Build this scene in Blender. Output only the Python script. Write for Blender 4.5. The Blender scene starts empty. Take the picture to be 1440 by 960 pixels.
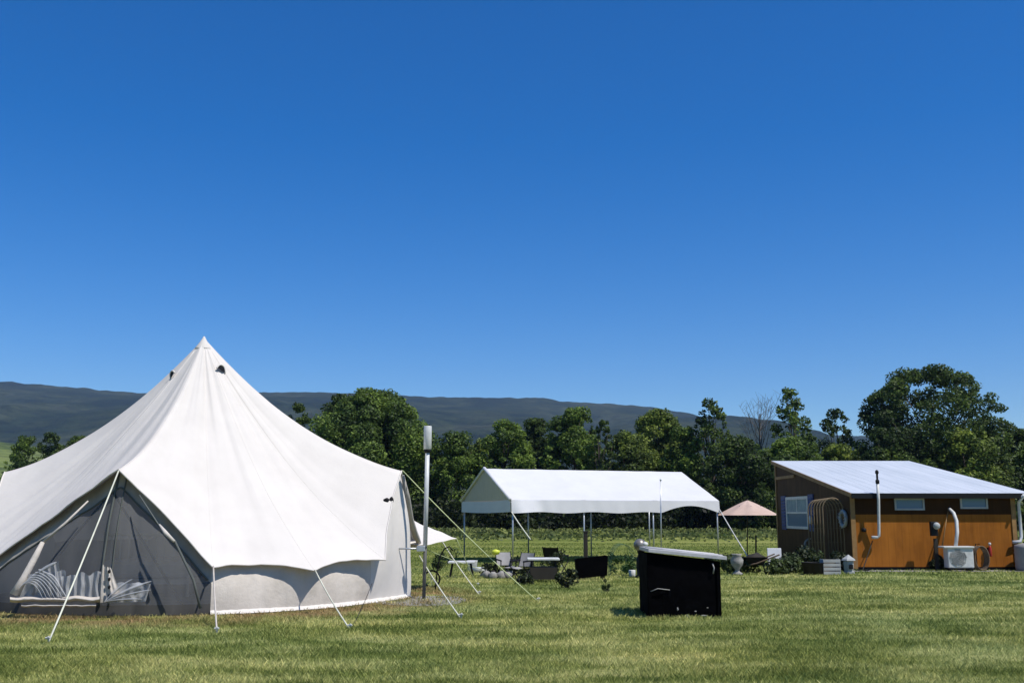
import bpy, math, random
import numpy as np
from mathutils import Vector, noise
R = math.radians
random.seed(7); rng = np.random.default_rng(11)
S = bpy.context.scene
COL = S.collection

# ------------------------------------------------------------------ camera
F = 1440.0; CAMZ = 1.4; PITCH = math.atan(242/1440.0)
cp, sp = math.cos(PITCH), math.sin(PITCH)
cam = bpy.data.cameras.new('camera'); co = bpy.data.objects.new('camera', cam); COL.objects.link(co)
cam.sensor_width = 36; cam.lens = 36.0; cam.clip_end = 30000; cam.clip_start = .1
co.location = (0, 0, CAMZ); co.rotation_euler = (R(90)+PITCH, 0, 0)
S.camera = co
S.render.resolution_x = 1024; S.render.resolution_y = 682

def P(px, py, Y):
    """point seen at photo pixel px,py at distance Y"""
    u = (px-720)/F; v = (480-py)/F
    dy = cp - v*sp; dz = sp + v*cp
    k = Y/dy
    return Vector((u*k, Y, CAMZ+dz*k))
PROF = [(-400, 1.4), (18, 1.4), (30, 1.60), (42, 1.92), (60, 2.0), (90, 1.85), (120, 1.75), (9000, 1.75)]
PX = np.array([p[0] for p in PROF], float); PD = np.array([p[1] for p in PROF], float)
def gz(y):
    return CAMZ - float(np.interp(y, PX, PD))
def G(px, py):
    """ground point seen at the pixel"""
    Y = 3.0
    for i in range(4000):
        p = P(px, py, Y)
        if p.z <= gz(Y): return Vector((p.x, Y, gz(Y)))
        Y += .05
    return Vector((p.x, Y, gz(Y)))
def at(px, Y, z=0):
    """ground point under column px at distance Y"""
    p = P(px, 790, Y); return Vector((p.x, Y, gz(Y)+z))

# ------------------------------------------------------------------ mesh helpers
class MB:
    def __init__(s): s.v = []; s.f = []
    def quad(s, a, b, c, d):
        n = len(s.v); s.v += [tuple(a), tuple(b), tuple(c), tuple(d)]; s.f.append((n, n+1, n+2, n+3)); return s
    def tri(s, a, b, c):
        n = len(s.v); s.v += [tuple(a), tuple(b), tuple(c)]; s.f.append((n, n+1, n+2)); return s
    def box(s, c, size, rz=0, rx=0, ry=0, taper=1.0):
        c = Vector(c); hx, hy, hz = size[0]/2, size[1]/2, size[2]/2
        from mathutils import Euler
        M = Euler((rx, ry, rz)).to_matrix()
        n = len(s.v)
        for z in (-1, 1):
            t = 1 if z < 0 else taper
            for x, y in ((-1, -1), (1, -1), (1, 1), (-1, 1)):
                s.v.append(tuple(c + M @ Vector((x*hx*t, y*hy*t, z*hz))))
        for f in ((3, 2, 1, 0), (4, 5, 6, 7), (0, 1, 5, 4), (1, 2, 6, 5), (2, 3, 7, 6), (3, 0, 4, 7)):
            s.f.append(tuple(n+i for i in f))
        return s
    def bbox(s, a, b):
        a = Vector(a); b = Vector(b); return s.box((a+b)/2, (abs(b.x-a.x), abs(b.y-a.y), abs(b.z-a.z)))
    def tube(s, pts, r, n=8, cap=True):
        pts = [Vector(p) for p in pts]
        rs = r if isinstance(r, (list, tuple)) else [r]*len(pts)
        base = len(s.v); prev = None
        for i, p in enumerate(pts):
            if i == 0: d = pts[1]-p
            elif i == len(pts)-1: d = p-pts[i-1]
            else: d = (pts[i+1]-pts[i-1])
            d.normalize()
            if prev is None:
                a = d.orthogonal().normalized()
            else:
                a = (prev - d*prev.dot(d))
                a = a.normalized() if a.length > 1e-6 else d.orthogonal().normalized()
            prev = a; b = d.cross(a)
            for k in range(n):
                t = 2*math.pi*k/n
                s.v.append(tuple(p + (a*math.cos(t)+b*math.sin(t))*rs[i]))
        for i in range(len(pts)-1):
            for k in range(n):
                k2 = (k+1) % n
                s.f.append((base+i*n+k, base+i*n+k2, base+(i+1)*n+k2, base+(i+1)*n+k))
        if cap:
            s.f.append(tuple(base+k for k in range(n))[::-1])
            s.f.append(tuple(base+(len(pts)-1)*n+k for k in range(n)))
        return s
    def lathe(s, c, prof, n=16):
        c = Vector(c); base = len(s.v)
        for r_, z in prof:
            for k in range(n):
                t = 2*math.pi*k/n; s.v.append((c.x+r_*math.cos(t), c.y+r_*math.sin(t), c.z+z))
        for i in range(len(prof)-1):
            for k in range(n):
                k2 = (k+1) % n
                s.f.append((base+i*n+k, base+i*n+k2, base+(i+1)*n+k2, base+(i+1)*n+k))
        s.f.append(tuple(base+k for k in range(n))[::-1]); s.f.append(tuple(base+(len(prof)-1)*n+k for k in range(n)))
        return s
    def grid(s, fn, nu, nv):
        base = len(s.v)
        for j in range(nv+1):
            for i in range(nu+1): s.v.append(tuple(fn(i/nu, j/nv)))
        for j in range(nv):
            for i in range(nu):
                a = base+j*(nu+1)+i; s.f.append((a, a+1, a+nu+2, a+nu+1))
        return s
    def blob(s, c, size, seed=0, n=10, amp=.15):
        c = Vector(c)
        def fn(u, v):
            th = 2*math.pi*u; ph = math.pi*(v-.5)
            d = Vector((math.cos(th)*math.cos(ph), math.sin(th)*math.cos(ph), math.sin(ph)))
            k = 1+amp*2*noise.noise(d*1.7+Vector((seed*3.1, seed, 0)))
            return c+Vector((d.x*size[0], d.y*size[1], d.z*size[2]))*k
        return s.grid(fn, n*2, n)

def link_mesh(name, verts, faces, m, parent=None, smooth=False):
    me = bpy.data.meshes.new(name)
    if parent is not None:
        root = parent
        while root.parent: root = root.parent
        o_ = np.array(root['_o'] if '_o' in root else (0, 0, 0), float)
        verts = (np.array(verts, float)-o_)
    if isinstance(verts, np.ndarray): verts = verts.tolist()
    me.from_pydata(verts, [], faces); me.update()
    me.materials.append(m)
    if smooth: me.shade_smooth()
    o = bpy.data.objects.new(name, me); COL.objects.link(o)
    if parent is not None: o.parent = parent
    return o
def obj(name, mb, m, parent=None, smooth=False, bevel=0):
    o = link_mesh(name, mb.v, mb.f, m, parent, smooth)
    if bevel:
        b = o.modifiers.new('bevel', 'BEVEL'); b.width = bevel; b.segments = 2; b.limit_method = 'ANGLE'
    return o
def thing(name, label, cat, loc, group=None):
    o = bpy.data.objects.new(name, None); COL.objects.link(o); o.location = loc; o['_o'] = tuple(loc)
    o.empty_display_size = .2
    return tag(o, label, cat, group)
def tag(o, label, cat, group=None):
    o['label'] = label; o['category'] = cat
    if group: o['group'] = group
    return o
def fast_polys(name, verts, k, m, parent=None, smooth=False):
    """verts (N*k,3) -> N separate k-gons"""
    verts = np.asarray(verts, dtype=np.float64)
    if parent is not None:
        root = parent
        while root.parent: root = root.parent
        verts = verts - np.array(root['_o'])
    n = len(verts)//k
    me = bpy.data.meshes.new(name)
    me.vertices.add(n*k); me.vertices.foreach_set('co', verts.astype(np.float32).ravel())
    me.loops.add(n*k); me.loops.foreach_set('vertex_index', np.arange(n*k, dtype=np.int32))
    me.polygons.add(n); me.polygons.foreach_set('loop_start', np.arange(0, n*k, k, dtype=np.int32))
    me.polygons.foreach_set('loop_total', np.full(n, k, dtype=np.int32))
    me.update(calc_edges=True); me.materials.append(m)
    o = bpy.data.objects.new(name, me); COL.objects.link(o)
    if parent is not None: o.parent = parent
    return o

# ------------------------------------------------------------------ materials
def newmat(name):
    m = bpy.data.materials.new(name); m.use_nodes = True; nt = m.node_tree
    bs = nt.nodes['Principled BSDF']; return m, nt, bs
def N(nt, t, **kw):
    n = nt.nodes.new(t)
    for k, v in kw.items(): setattr(n, k, v)
    return n
def mixc(nt, fac, a, b, blend='MIX'):
    n = N(nt, 'ShaderNodeMix', data_type='RGBA', blend_type=blend)
    for idx, v in ((0, fac), (6, a), (7, b)):
        if hasattr(v, 'links'): nt.links.new(v, n.inputs[idx])
        elif idx == 0: n.inputs[0].default_value = v
        else: n.inputs[idx].default_value = (*v, 1)
    return n.outputs[2]
def noise_tex(nt, scale, detail=4, rough=.55, vec=None, sc3=None):
    n = N(nt, 'ShaderNodeTexNoise'); n.inputs['Scale'].default_value = scale
    n.inputs['Detail'].default_value = detail; n.inputs['Roughness'].default_value = rough
    if vec is None:
        g = N(nt, 'ShaderNodeNewGeometry'); vec = g.outputs['Position']
    if sc3:
        mp = N(nt, 'ShaderNodeMapping'); mp.inputs['Scale'].default_value = sc3
        nt.links.new(vec, mp.inputs['Vector']); vec = mp.outputs['Vector']
    nt.links.new(vec, n.inputs['Vector']); return n.outputs['Fac']
def ramp(nt, fac, stops):
    n = N(nt, 'ShaderNodeValToRGB'); e = n.color_ramp.elements
    while len(e) < len(stops): e.new(.5)
    for i, (p, c) in enumerate(stops):
        e[i].position = p; e[i].color = (*c, 1) if len(c) == 3 else c
    nt.links.new(fac, n.inputs[0]); return n.outputs[0]
def mat(name, c, rough=.7, c2=None, scale=3, bump=0, bscale=20, metal=0, spec=.3, sc3=None, translucent=0):
    m, nt, bs = newmat(name)
    bs.inputs['Roughness'].default_value = rough; bs.inputs['Metallic'].default_value = metal
    bs.inputs['Specular IOR Level'].default_value = spec
    if c2 is None: c2 = tuple(x*.78 for x in c)
    f = noise_tex(nt, scale, 5, .6, sc3=sc3)
    f = ramp(nt, f, [(.35, (0, 0, 0)), (.68, (1, 1, 1))])
    colr = mixc(nt, f, c, c2)
    nt.links.new(colr, bs.inputs['Base Color'])
    if bump:
        b = N(nt, 'ShaderNodeBump'); b.inputs['Strength'].default_value = bump; b.inputs['Distance'].default_value = .02
        nt.links.new(noise_tex(nt, bscale, 4, .6, sc3=sc3), b.inputs['Height']); nt.links.new(b.outputs[0], bs.inputs['Normal'])
    if translucent:
        tr = N(nt, 'ShaderNodeBsdfTranslucent'); nt.links.new(colr, tr.inputs[0])
        mx = N(nt, 'ShaderNodeMixShader'); mx.inputs[0].default_value = translucent
        nt.links.new(bs.outputs[0], mx.inputs[1]); nt.links.new(tr.outputs[0], mx.inputs[2])
        nt.links.new(mx.outputs[0], nt.nodes['Material Output'].inputs[0])
    return m
def leafmat(name, dark, light, transl=.45, patch=.25):
    m, nt, bs = newmat(name)
    g = N(nt, 'ShaderNodeNewGeometry')
    c = ramp(nt, g.outputs['Random Per Island'], [(0, dark), (.55, tuple((a+b)/2 for a, b in zip(dark, light))), (1, light)])
    n = noise_tex(nt, patch, 3, .6)
    n = ramp(nt, n, [(.38, (.5, .56, .6)), (.62, (1.4, 1.35, 1.05))])
    c = mixc(nt, 1.0, c, n, 'MULTIPLY')
    bs.inputs['Roughness'].default_value = .55; bs.inputs['Specular IOR Level'].default_value = .25
    nt.links.new(c, bs.inputs['Base Color'])
    tr = N(nt, 'ShaderNodeBsdfTranslucent'); nt.links.new(c, tr.inputs[0])
    mx = N(nt, 'ShaderNodeMixShader'); mx.inputs[0].default_value = transl
    nt.links.new(bs.outputs[0], mx.inputs[1]); nt.links.new(tr.outputs[0], mx.inputs[2])
    nt.links.new(mx.outputs[0], nt.nodes['Material Output'].inputs[0])
    return m

TC = P(287, 475, 18.1)         # tent peak
TX, TY = TC.x, TC.y
def grass_color(nt):
    """lawn colour by place: mottled green, dry brown ring round the tent, brighter meadow beyond"""
    g = N(nt, 'ShaderNodeNewGeometry'); pos = g.outputs['Position']
    big = noise_tex(nt, .16, 4, .6, pos, (1, 1.7, 1)); mid = noise_tex(nt, .9, 5, .65, pos, (.55, 1.5, 1)); fine = noise_tex(nt, 6, 4, .7, pos, (.6, 1, 1))
    a = ramp(nt, mid, [(.34, (.128, .168, .042)), (.47, (.255, .285, .088)), (.60, (.465, .462, .205))])
    b = ramp(nt, big, [(.36, (.75, .84, .76)), (.62, (1.22, 1.16, 1.12))])
    c = mixc(nt, 1, a, b, 'MULTIPLY')
    c = mixc(nt, 1, c, ramp(nt, fine, [(.3, (.7, .74, .66)), (.7, (1.32, 1.28, 1.3))]), 'MULTIPLY')
    # meadow
    sx = N(nt, 'ShaderNodeSeparateXYZ'); nt.links.new(pos, sx.inputs[0])
    mr = N(nt, 'ShaderNodeMapRange'); mr.inputs[1].default_value = 24; mr.inputs[2].default_value = 42; nt.links.new(sx.outputs[1], mr.inputs[0])
    stripe = noise_tex(nt, .12, 4, .6, pos, (.25, 1.6, 1))
    md = ramp(nt, stripe, [(.33, (.120, .160, .036)), (.5, (.180, .215, .052)), (.66, (.290, .305, .100))])
    md = mixc(nt, 1, md, ramp(nt, fine, [(.3, (.8, .82, .8)), (.7, (1.2, 1.2, 1.2))]), 'MULTIPLY')
    c = mixc(nt, mr.outputs[0], c, md)
    # worn ring
    cx = N(nt, 'ShaderNodeVectorMath', operation='DISTANCE'); cx.inputs[1].default_value = (TX, TY, 0); nt.links.new(pos, cx.inputs[0])
    r = N(nt, 'ShaderNodeMapRange'); r.inputs[1].default_value = 5.3; r.inputs[2].default_value = 4.3; nt.links.new(cx.outputs['Value'], r.inputs[0])
    wn = ramp(nt, noise_tex(nt, 1.3, 4, .6, pos), [(.34, (0, 0, 0)), (.56, (1, 1, 1))])
    mm = N(nt, 'ShaderNodeMath', operation='MULTIPLY'); nt.links.new(r.outputs[0], mm.inputs[0]); nt.links.new(wn, mm.inputs[1])
    c = mixc(nt, mm.outputs[0], c, (.34, .25, .12))
    return c
# soil/lawn sheet
m_ground, nt, bs = newmat('lawn_sheet')
gc = grass_color(nt)
c = mixc(nt, 1, gc, (.86, .84, .80), 'MULTIPLY')
nt.links.new(c, bs.inputs['Base Color']); bs.inputs['Roughness'].default_value = .95; bs.inputs['Specular IOR Level'].default_value = .05
b = N(nt, 'ShaderNodeBump'); b.inputs['Strength'].default_value = .9; b.inputs['Distance'].default_value = .08
nt.links.new(noise_tex(nt, 9, 6, .8), b.inputs['Height']); nt.links.new(b.outputs[0], bs.inputs['Normal'])
# blades
m_blade, nt, bs = newmat('grass_blades')
g = N(nt, 'ShaderNodeNewGeometry')
c = mixc(nt, 1, grass_color(nt), ramp(nt, g.outputs['Random Per Island'], [(0, (.55, .64, .48)), (.6, (1.0, 1.02, .95)), (.88, (1.35, 1.28, 1.25)), (1, (2.0, 1.85, 1.8))]), 'MULTIPLY')
nt.links.new(c, bs.inputs['Base Color']); bs.inputs['Roughness'].default_value = .6; bs.inputs['Specular IOR Level'].default_value = .2
tr = N(nt, 'ShaderNodeBsdfTranslucent'); nt.links.new(c, tr.inputs[0]); mx = N(nt, 'ShaderNodeMixShader'); mx.inputs[0].default_value = .38
nt.links.new(bs.outputs[0], mx.inputs[1]); nt.links.new(tr.outputs[0], mx.inputs[2]); nt.links.new(mx.outputs[0], nt.nodes['Material Output'].inputs[0])

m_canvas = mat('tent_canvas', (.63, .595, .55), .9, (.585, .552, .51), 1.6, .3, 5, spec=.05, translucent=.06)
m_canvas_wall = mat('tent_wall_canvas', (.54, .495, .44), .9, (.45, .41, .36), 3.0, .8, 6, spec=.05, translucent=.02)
m_trim = mat('tent_trim', (.42, .39, .35), .85, spec=.1)
m_zip = mat('zip_tape', (.10, .11, .10), .9)
m_sill = mat('door_sill', (.07, .068, .064), .9)
m_taupe = mat('door_canvas', (.33, .31, .27), .9, (.26, .24, .21), 3, .3, 12, spec=.1)
m_sheet = mat('groundsheet', (.22, .22, .22), .8)
m_rope = mat('rope', (.62, .62, .50), .8)
m_rope_y = mat('rope_green', (.50, .56, .28), .8)
m_yellow = mat('yellow_plastic', (.62, .68, .06), .4)
m_dark = mat('dark_metal', (.008, .008, .009), .6, spec=.2)
m_pvc = mat('white_pvc', (.46, .47, .47), .35, (.62, .62, .60), 5, spec=.4)
m_galv = mat('galvanised_metal', (.50, .52, .53), .38, (.38, .40, .42), 6, metal=.6)
m_vinyl = mat('white_vinyl', (.66, .66, .67), .5, (.62, .62, .63), 1.5, .15, 5, spec=.2, translucent=.12)
m_vinyl_in = mat('vinyl_gable', (.62, .64, .60), .6, (.50, .53, .50), 6, .3, 12, spec=.2, sc3=(8, 8, .6), translucent=.6)
m_black = mat('black_sheeting', (.0012, .0012, .0016), .85, (.0025, .0025, .003), 5, .5, 8, spec=.02)
m_lid = mat('white_lid', (.46, .455, .46), .7, (.36, .355, .36), 8)
m_wood = mat('weathered_wood', (.14, .10, .065), .85, (.09, .065, .045), 6, .3, 20)
m_darkwood = mat('dark_wood', (.03, .026, .02), .85)
m_pink = mat('faded_umbrella', (.56, .42, .35), .8, (.48, .35, .29), 2, translucent=.12)
m_blue = mat('blue_shutter', (.02, .045, .16), .6)
m_frame = mat('white_frame', (.36, .37, .36), .6)
m_white = mat('white_paint', (.58, .58, .56), .5, (.46, .46, .44), 6)
m_terra = mat('tan_wicker', (.20, .15, .09), .8)
m_red = mat('red_paint', (.35, .03, .02), .4)
m_gravel = mat('gravel', (.30, .29, .27), .95, (.17, .16, .15), 25, .8, 40)
m_bark = mat('bark', (.075, .06, .045), .95, (.045, .036, .028), 4, .6, 10)
m_bare = mat('bare_twigs', (.13, .12, .11), .9)
m_plank = mat('tank_grey', (.30, .29, .28), .7)
m_mattress = mat('bedding', (.5, .5, .5), .9)
m_skin_stone = mat('stone', (.30, .29, .27), .9, (.18, .17, .16), 6, .5, 15)

# glass
m_glass, nt, bs = newmat('window_glass')
bs.inputs['Base Color'].default_value = (.07, .15, .24, 1); bs.inputs['Roughness'].default_value = .2; bs.inputs['Specular IOR Level'].default_value = .4
m_curtain = mat('window_curtain', (.30, .36, .36), .8, (.2, .25, .27), 6)
# insect mesh
m_net, nt, bs = newmat('insect_mesh')
bs.inputs['Base Color'].default_value = (.165, .17, .175, 1); bs.inputs['Roughness'].default_value = .9
tp = N(nt, 'ShaderNodeBsdfTransparent'); mx = N(nt, 'ShaderNodeMixShader'); mx.inputs[0].default_value = .55
nt.links.new(bs.outputs[0], mx.inputs[1]); nt.links.new(tp.outputs[0], mx.inputs[2]); nt.links.new(mx.outputs[0], nt.nodes['Material Output'].inputs[0])
m_net2, nt, bs = newmat('green_netting')
bs.inputs['Base Color'].default_value = (.04, .12, .07, 1); bs.inputs['Roughness'].default_value = .9
tp = N(nt, 'ShaderNodeBsdfTransparent'); mx = N(nt, 'ShaderNodeMixShader'); mx.inputs[0].default_value = .72
nt.links.new(bs.outputs[0], mx.inputs[1]); nt.links.new(tp.outputs[0], mx.inputs[2]); nt.links.new(mx.outputs[0], nt.nodes['Material Output'].inputs[0])
# stained plywood with vertical grooves
def plywood(name, c1, c2):
    m, nt, bs = newmat(name)
    n1 = ramp(nt, noise_tex(nt, 1.4, 5, .65, sc3=(4, 4, .5)), [(.35, c1), (.7, c2)])
    g = N(nt, 'ShaderNodeNewGeometry'); s = N(nt, 'ShaderNodeSeparateXYZ'); nt.links.new(g.outputs['Position'], s.inputs[0])
    ad = N(nt, 'ShaderNodeMath', operation='ADD'); nt.links.new(s.outputs[0], ad.inputs[0]); nt.links.new(s.outputs[1], ad.inputs[1])
    ml = N(nt, 'ShaderNodeMath', operation='MULTIPLY'); nt.links.new(ad.outputs[0], ml.inputs[0]); ml.inputs[1].default_value = 4.9
    fr = N(nt, 'ShaderNodeMath', operation='FRACT'); nt.links.new(ml.outputs[0], fr.inputs[0])
    gr = ramp(nt, fr.outputs[0], [(0, (.68, .68, .68)), (.06, (1, 1, 1))])
    weather = ramp(nt, noise_tex(nt, .7, 4, .7), [(.35, (.8, .78, .75)), (.65, (1.08, 1.08, 1.08))])
    c = mixc(nt, 1, mixc(nt, 1, n1, gr, 'MULTIPLY'), weather, 'MULTIPLY')
    nt.links.new(c, bs.inputs['Base Color']); bs.inputs['Roughness'].default_value = .7; bs.inputs['Specular IOR Level'].default_value = .08
    b = N(nt, 'ShaderNodeBump'); b.inputs['Strength'].default_value = .4; b.inputs['Distance'].default_value = .01
    nt.links.new(gr, b.inputs['Height']); nt.links.new(b.outputs[0], bs.inputs['Normal'])
    return m
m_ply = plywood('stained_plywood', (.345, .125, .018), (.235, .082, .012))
m_plydark = plywood('dark_stain_and_shade_plywood', (.050, .022, .007), (.030, .014, .005))  # darker brown stain, with shade mixed into the colour
m_plyside = plywood('shaded_side_plywood', (.085, .044, .018), (.055, .028, .011))  # same plywood darkened: the wall's shade is put into its colour
m_trimwood = mat('cabin_trim', (.30, .17, .06), .7, (.2, .11, .04), 4)
# ribbed metal roof
m_roof, nt, bs = newmat('metal_roof')
g = N(nt, 'ShaderNodeNewGeometry')
bs.inputs['Roughness'].default_value = .5; bs.inputs['Specular IOR Level'].default_value = .25
c = ramp(nt, noise_tex(nt, .8, 5, .6, sc3=(2.5, .3, 1)), [(.35, (.43, .47, .51)), (.65, (.51, .545, .585))])
nt.links.new(c, bs.inputs['Base Color'])

LEAF = [leafmat('leaves_mid', (.024, .052, .011), (.190, .275, .060)),
        leafmat('leaves_dark', (.011, .026, .007), (.130, .190, .045)),
        leafmat('leaves_yellowgreen', (.035, .062, .012), (.240, .305, .068)),
        leafmat('leaves_grey', (.03, .045, .022), (.12, .15, .07))]
m_under = leafmat('shade_dark_undergrowth_leaves', (.004, .008, .003), (.034, .05, .014))  # deep shade under the trees put into the leaf colour
m_shrub = leafmat('shrub_leaves', (.020, .034, .012), (.085, .115, .042), .25, 2.0)
m_shrub_dark = leafmat('shrub_leaves_dark', (.010, .018, .009), (.045, .06, .028), .25, 2.0)
m_tall = leafmat('tall_grass_blades', (.10, .13, .035), (.27, .30, .12), .35, .6)
m_corn = leafmat('garden_leaves', (.03, .075, .025), (.09, .16, .06), .3, 2.0)

# ------------------------------------------------------------------ ground
def sheet(name, xs, ys, zf, m):
    nx, ny = len(xs), len(ys)
    v = [(x, y, zf(x, y)) for y in ys for x in xs]
    f = [(j*nx+i, j*nx+i+1, (j+1)*nx+i+1, (j+1)*nx+i) for j in range(ny-1) for i in range(nx-1)]
    o = link_mesh(name, v, f, m, smooth=True); o['kind'] = 'structure'; return o
ys = [-330, -60, -10] + list(np.arange(0, 130, 1.5)) + [140, 170, 220, 300, 500, 900, 2000, 4350]
xs = [-4500, -3000, -900, -300, -120] + list(np.arange(-80, 81, 5)) + [120, 300, 900, 3000, 4500]
sheet('ground', xs, ys, lambda x, y: gz(y), m_ground)

# foothill pasture and the wooded mountain beyond
def hillmat(name, stops, sc, bstr, bsc):
    m, nt, bs = newmat(name)
    c = ramp(nt, noise_tex(nt, sc, 6, .65), stops)
    c = mixc(nt, 1, c, ramp(nt, noise_tex(nt, .03, 4, .7), [(.35, (.45, .5, .5)), (.65, (1.5, 1.45, 1.4))]), 'MULTIPLY')
    nt.links.new(c, bs.inputs['Base Color']); bs.inputs['Roughness'].default_value = 1; bs.inputs['Specular IOR Level'].default_value = 0
    b = N(nt, 'ShaderNodeBump'); b.inputs['Strength'].default_value = bstr; b.inputs['Distance'].default_value = 12
    nt.links.new(noise_tex(nt, bsc, 5, .7), b.inputs['Height']); nt.links.new(b.outputs[0], bs.inputs['Normal'])
    return m
m_pasture = hillmat('pasture', [(.38, (.03, .045, .015)), (.46, (.09, .12, .03)), (.7, (.13, .15, .05))], .006, .2, .02)
m_mount = hillmat('mountain_forest', [(.34, (.005, .011, .006)), (.47, (.012, .020, .009)), (.58, (.026, .034, .016)), (.735, (.035, .04, .028)), (.76, (.14, .13, .12))], .0045, .8, .02)
def interp(pts, x): return float(np.interp(x, [p[0] for p in pts], [p[1] for p in pts]))
foot = [(-600, 600), (0, 622), (120, 640), (500, 690), (1000, 690), (1200, 640), (1440, 618), (2000, 600)]
ridge = [(-900, 500), (-400, 515), (0, 537), (60, 542), (190, 553), (300, 552), (440, 551), (560, 556), (640, 559), (760, 559), (790, 564), (900, 570), (975, 581), (1030, 604), (1200, 612), (1330, 620), (1600, 610), (2200, 560)]
def foot_z(x, y):
    px = 720+F*x/(y*cp); t = min(max((y-320)/1000, 0), 1); t = t*t*(3-2*t)
    top = P(720, interp(foot, 720+F*x/(1320*cp)), 1320).z
    return gz(y)-6+ (top+6)*t + (6*noise.noise(Vector((x*.008, y*.008, 0))) if t > 0 else 0)*t
sheet('pasture_hill', np.linspace(-1500, 1500, 70), np.linspace(300, 1330, 30), foot_z, m_pasture)
def mount_z(x, y):
    t = min(max((y-1400)/2000, 0), 1); t = t**.8
    top = P(720, interp(ridge, 720+F*x/(3400*cp)), 3400).z
    n = noise.fractal(Vector((x*.0022, y*.0012, 3.3)), 1.0, 2.0, 5)
    z = -20+(top+20)*t + n*55*math.sin(math.pi*t)
    if y > 3400: z = top - (y-3400)*.15
    if abs(y-3400) < 30: z += 5*noise.noise(Vector((x*.02, 0, 7)))+2.5*noise.noise(Vector((x*.11, 0, 2)))
    return z
sheet('mountain', np.linspace(-3600, 3600, 520), list(np.linspace(1400, 3400, 42))+[3700, 4200], mount_z, m_mount)

# gravel areas
def patch(name, cx, cy, rx, ry, m, seed, dz=.006):
    mb = MB(); n = 40; v = [(cx, cy, gz(cy)+dz)]
    for k in range(n):
        t = 2*math.pi*k/n; q = 1+.25*noise.noise(Vector((math.cos(t)*1.5, math.sin(t)*1.5, seed)))
        y = cy+ry*q*math.sin(t); v.append((cx+rx*q*math.cos(t), y, gz(y)+dz))
    mb.v = v; mb.f = [(0, 1+k, 1+(k+1) % n) for k in range(n)]
    o = obj(name, mb, m); o['kind'] = 'structure'; return o
q = G(602, 846)
patch('gravel', q.x-.1, q.y+.2, .75, 1.0, m_gravel, 1)

# ------------------------------------------------------------------ grass
def blades(n, y0, y1, h0, h1, w0, seed, power=1.0, half=.56):
    r = np.random.default_rng(seed)
    # density ~ falls off with distance
    u = r.random(n); y = y0*(y1/y0)**(u**power)
    x = (r.random(n)*2-1)*half*y
    d = np.hypot(x-TX, y-TY)
    dens = np.clip((d-3.4)/1.6, .0, 1)
    patchy = np.array([noise.noise(Vector((a*.9, b*.9, 0))) for a, b in zip(x[::1], y[::1])])
    keep = (r.random(n) < .15+.85*dens) & (d > 3.55) & (r.random(n) < .75+.5*patchy)
    x, y, patchy = x[keep], y[keep], patchy[keep]; n = len(x)
    z = CAMZ-np.interp(y, PX, PD)
    h = (h0+(h1-h0)*r.random(n))*(1+.5*patchy); w = w0*(.6+.8*r.random(n))*(y/12)
    a = r.random(n)*2*np.pi; tx, ty = np.cos(a), np.sin(a)
    la = r.random(n)*2*np.pi; lean = h*(.3+.9*r.random(n)); lx, ly = np.cos(la)*lean, np.sin(la)*lean
    V = np.empty((n, 4, 3))
    V[:, 0] = np.stack([x-tx*w/2, y-ty*w/2, z-.005], 1); V[:, 1] = np.stack([x+tx*w/2, y+ty*w/2, z-.005], 1)
    V[:, 2] = np.stack([x+lx*.55+tx*w*.35, y+ly*.55+ty*w*.35, z+h*.62], 1); V[:, 3] = np.stack([x+lx, y+ly, z+h], 1)
    return V.reshape(-1, 3)
def tufts(n, per, seed, spots=None):
    r = np.random.default_rng(seed)
    if spots is not None: x, y = spots
    else: y = 8.5*(30/8.5)**r.random(n); x = (r.random(n)*2-1)*.55*y
    ok = np.hypot(x-TX, y-TY) > 3.75; x, y = x[ok], y[ok]; sz = .6+.8*r.random(len(x))
    x = np.repeat(x, per)+r.normal(size=len(x)*per)*.045; y = np.repeat(y, per)+r.normal(size=len(y)*per)*.045; sz = np.repeat(sz, per); n = len(x)
    z = CAMZ-np.interp(y, PX, PD); h = .040*sz*(.5+r.random(n)); w = .008*(y/12); a = r.random(n)*6.28; la = r.random(n)*6.28; L = h*(.3+.7*r.random(n))
    V = np.empty((n, 4, 3)); c, s_ = np.cos(a), np.sin(a)
    V[:, 0] = np.stack([x-c*w/2, y-s_*w/2, z], 1); V[:, 1] = np.stack([x+c*w/2, y+s_*w/2, z], 1)
    V[:, 2] = np.stack([x+np.cos(la)*L*.5+c*w*.3, y+np.sin(la)*L*.5+s_*w*.3, z+h*.65], 1); V[:, 3] = np.stack([x+np.cos(la)*L, y+np.sin(la)*L, z+h], 1)
    return V.reshape(-1, 3)
_r = np.random.default_rng(77)
_t = np.linspace(-1.2, 1.7, 260)+_r.normal(size=260)*.01; _rr = 3.78+_r.random(260)*.14
edge = (TX+_rr*np.sin(_t), TY-_rr*np.cos(_t))
_a, _b = G(903, 869), G(1016, 870); _q = _r.random(60); binedge = (_a.x+(_b.x-_a.x)*_q, np.full(60, (_a.y+_b.y)/2-.05)-_r.random(60)*.05)
V = np.concatenate([tufts(1300, 22, 5), tufts(0, 9, 6, edge), tufts(0, 12, 7, binedge), blades(420000, 8.0, 24, .022, .055, .007, 1, .95), blades(130000, 22, 70, .03, .07, .010, 2, .9)])
o = fast_polys('grass', V, 4, m_blade); tag(o, 'short mown green lawn with pale clippings in front of the tents', 'grass'); o['kind'] = 'stuff'

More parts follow.
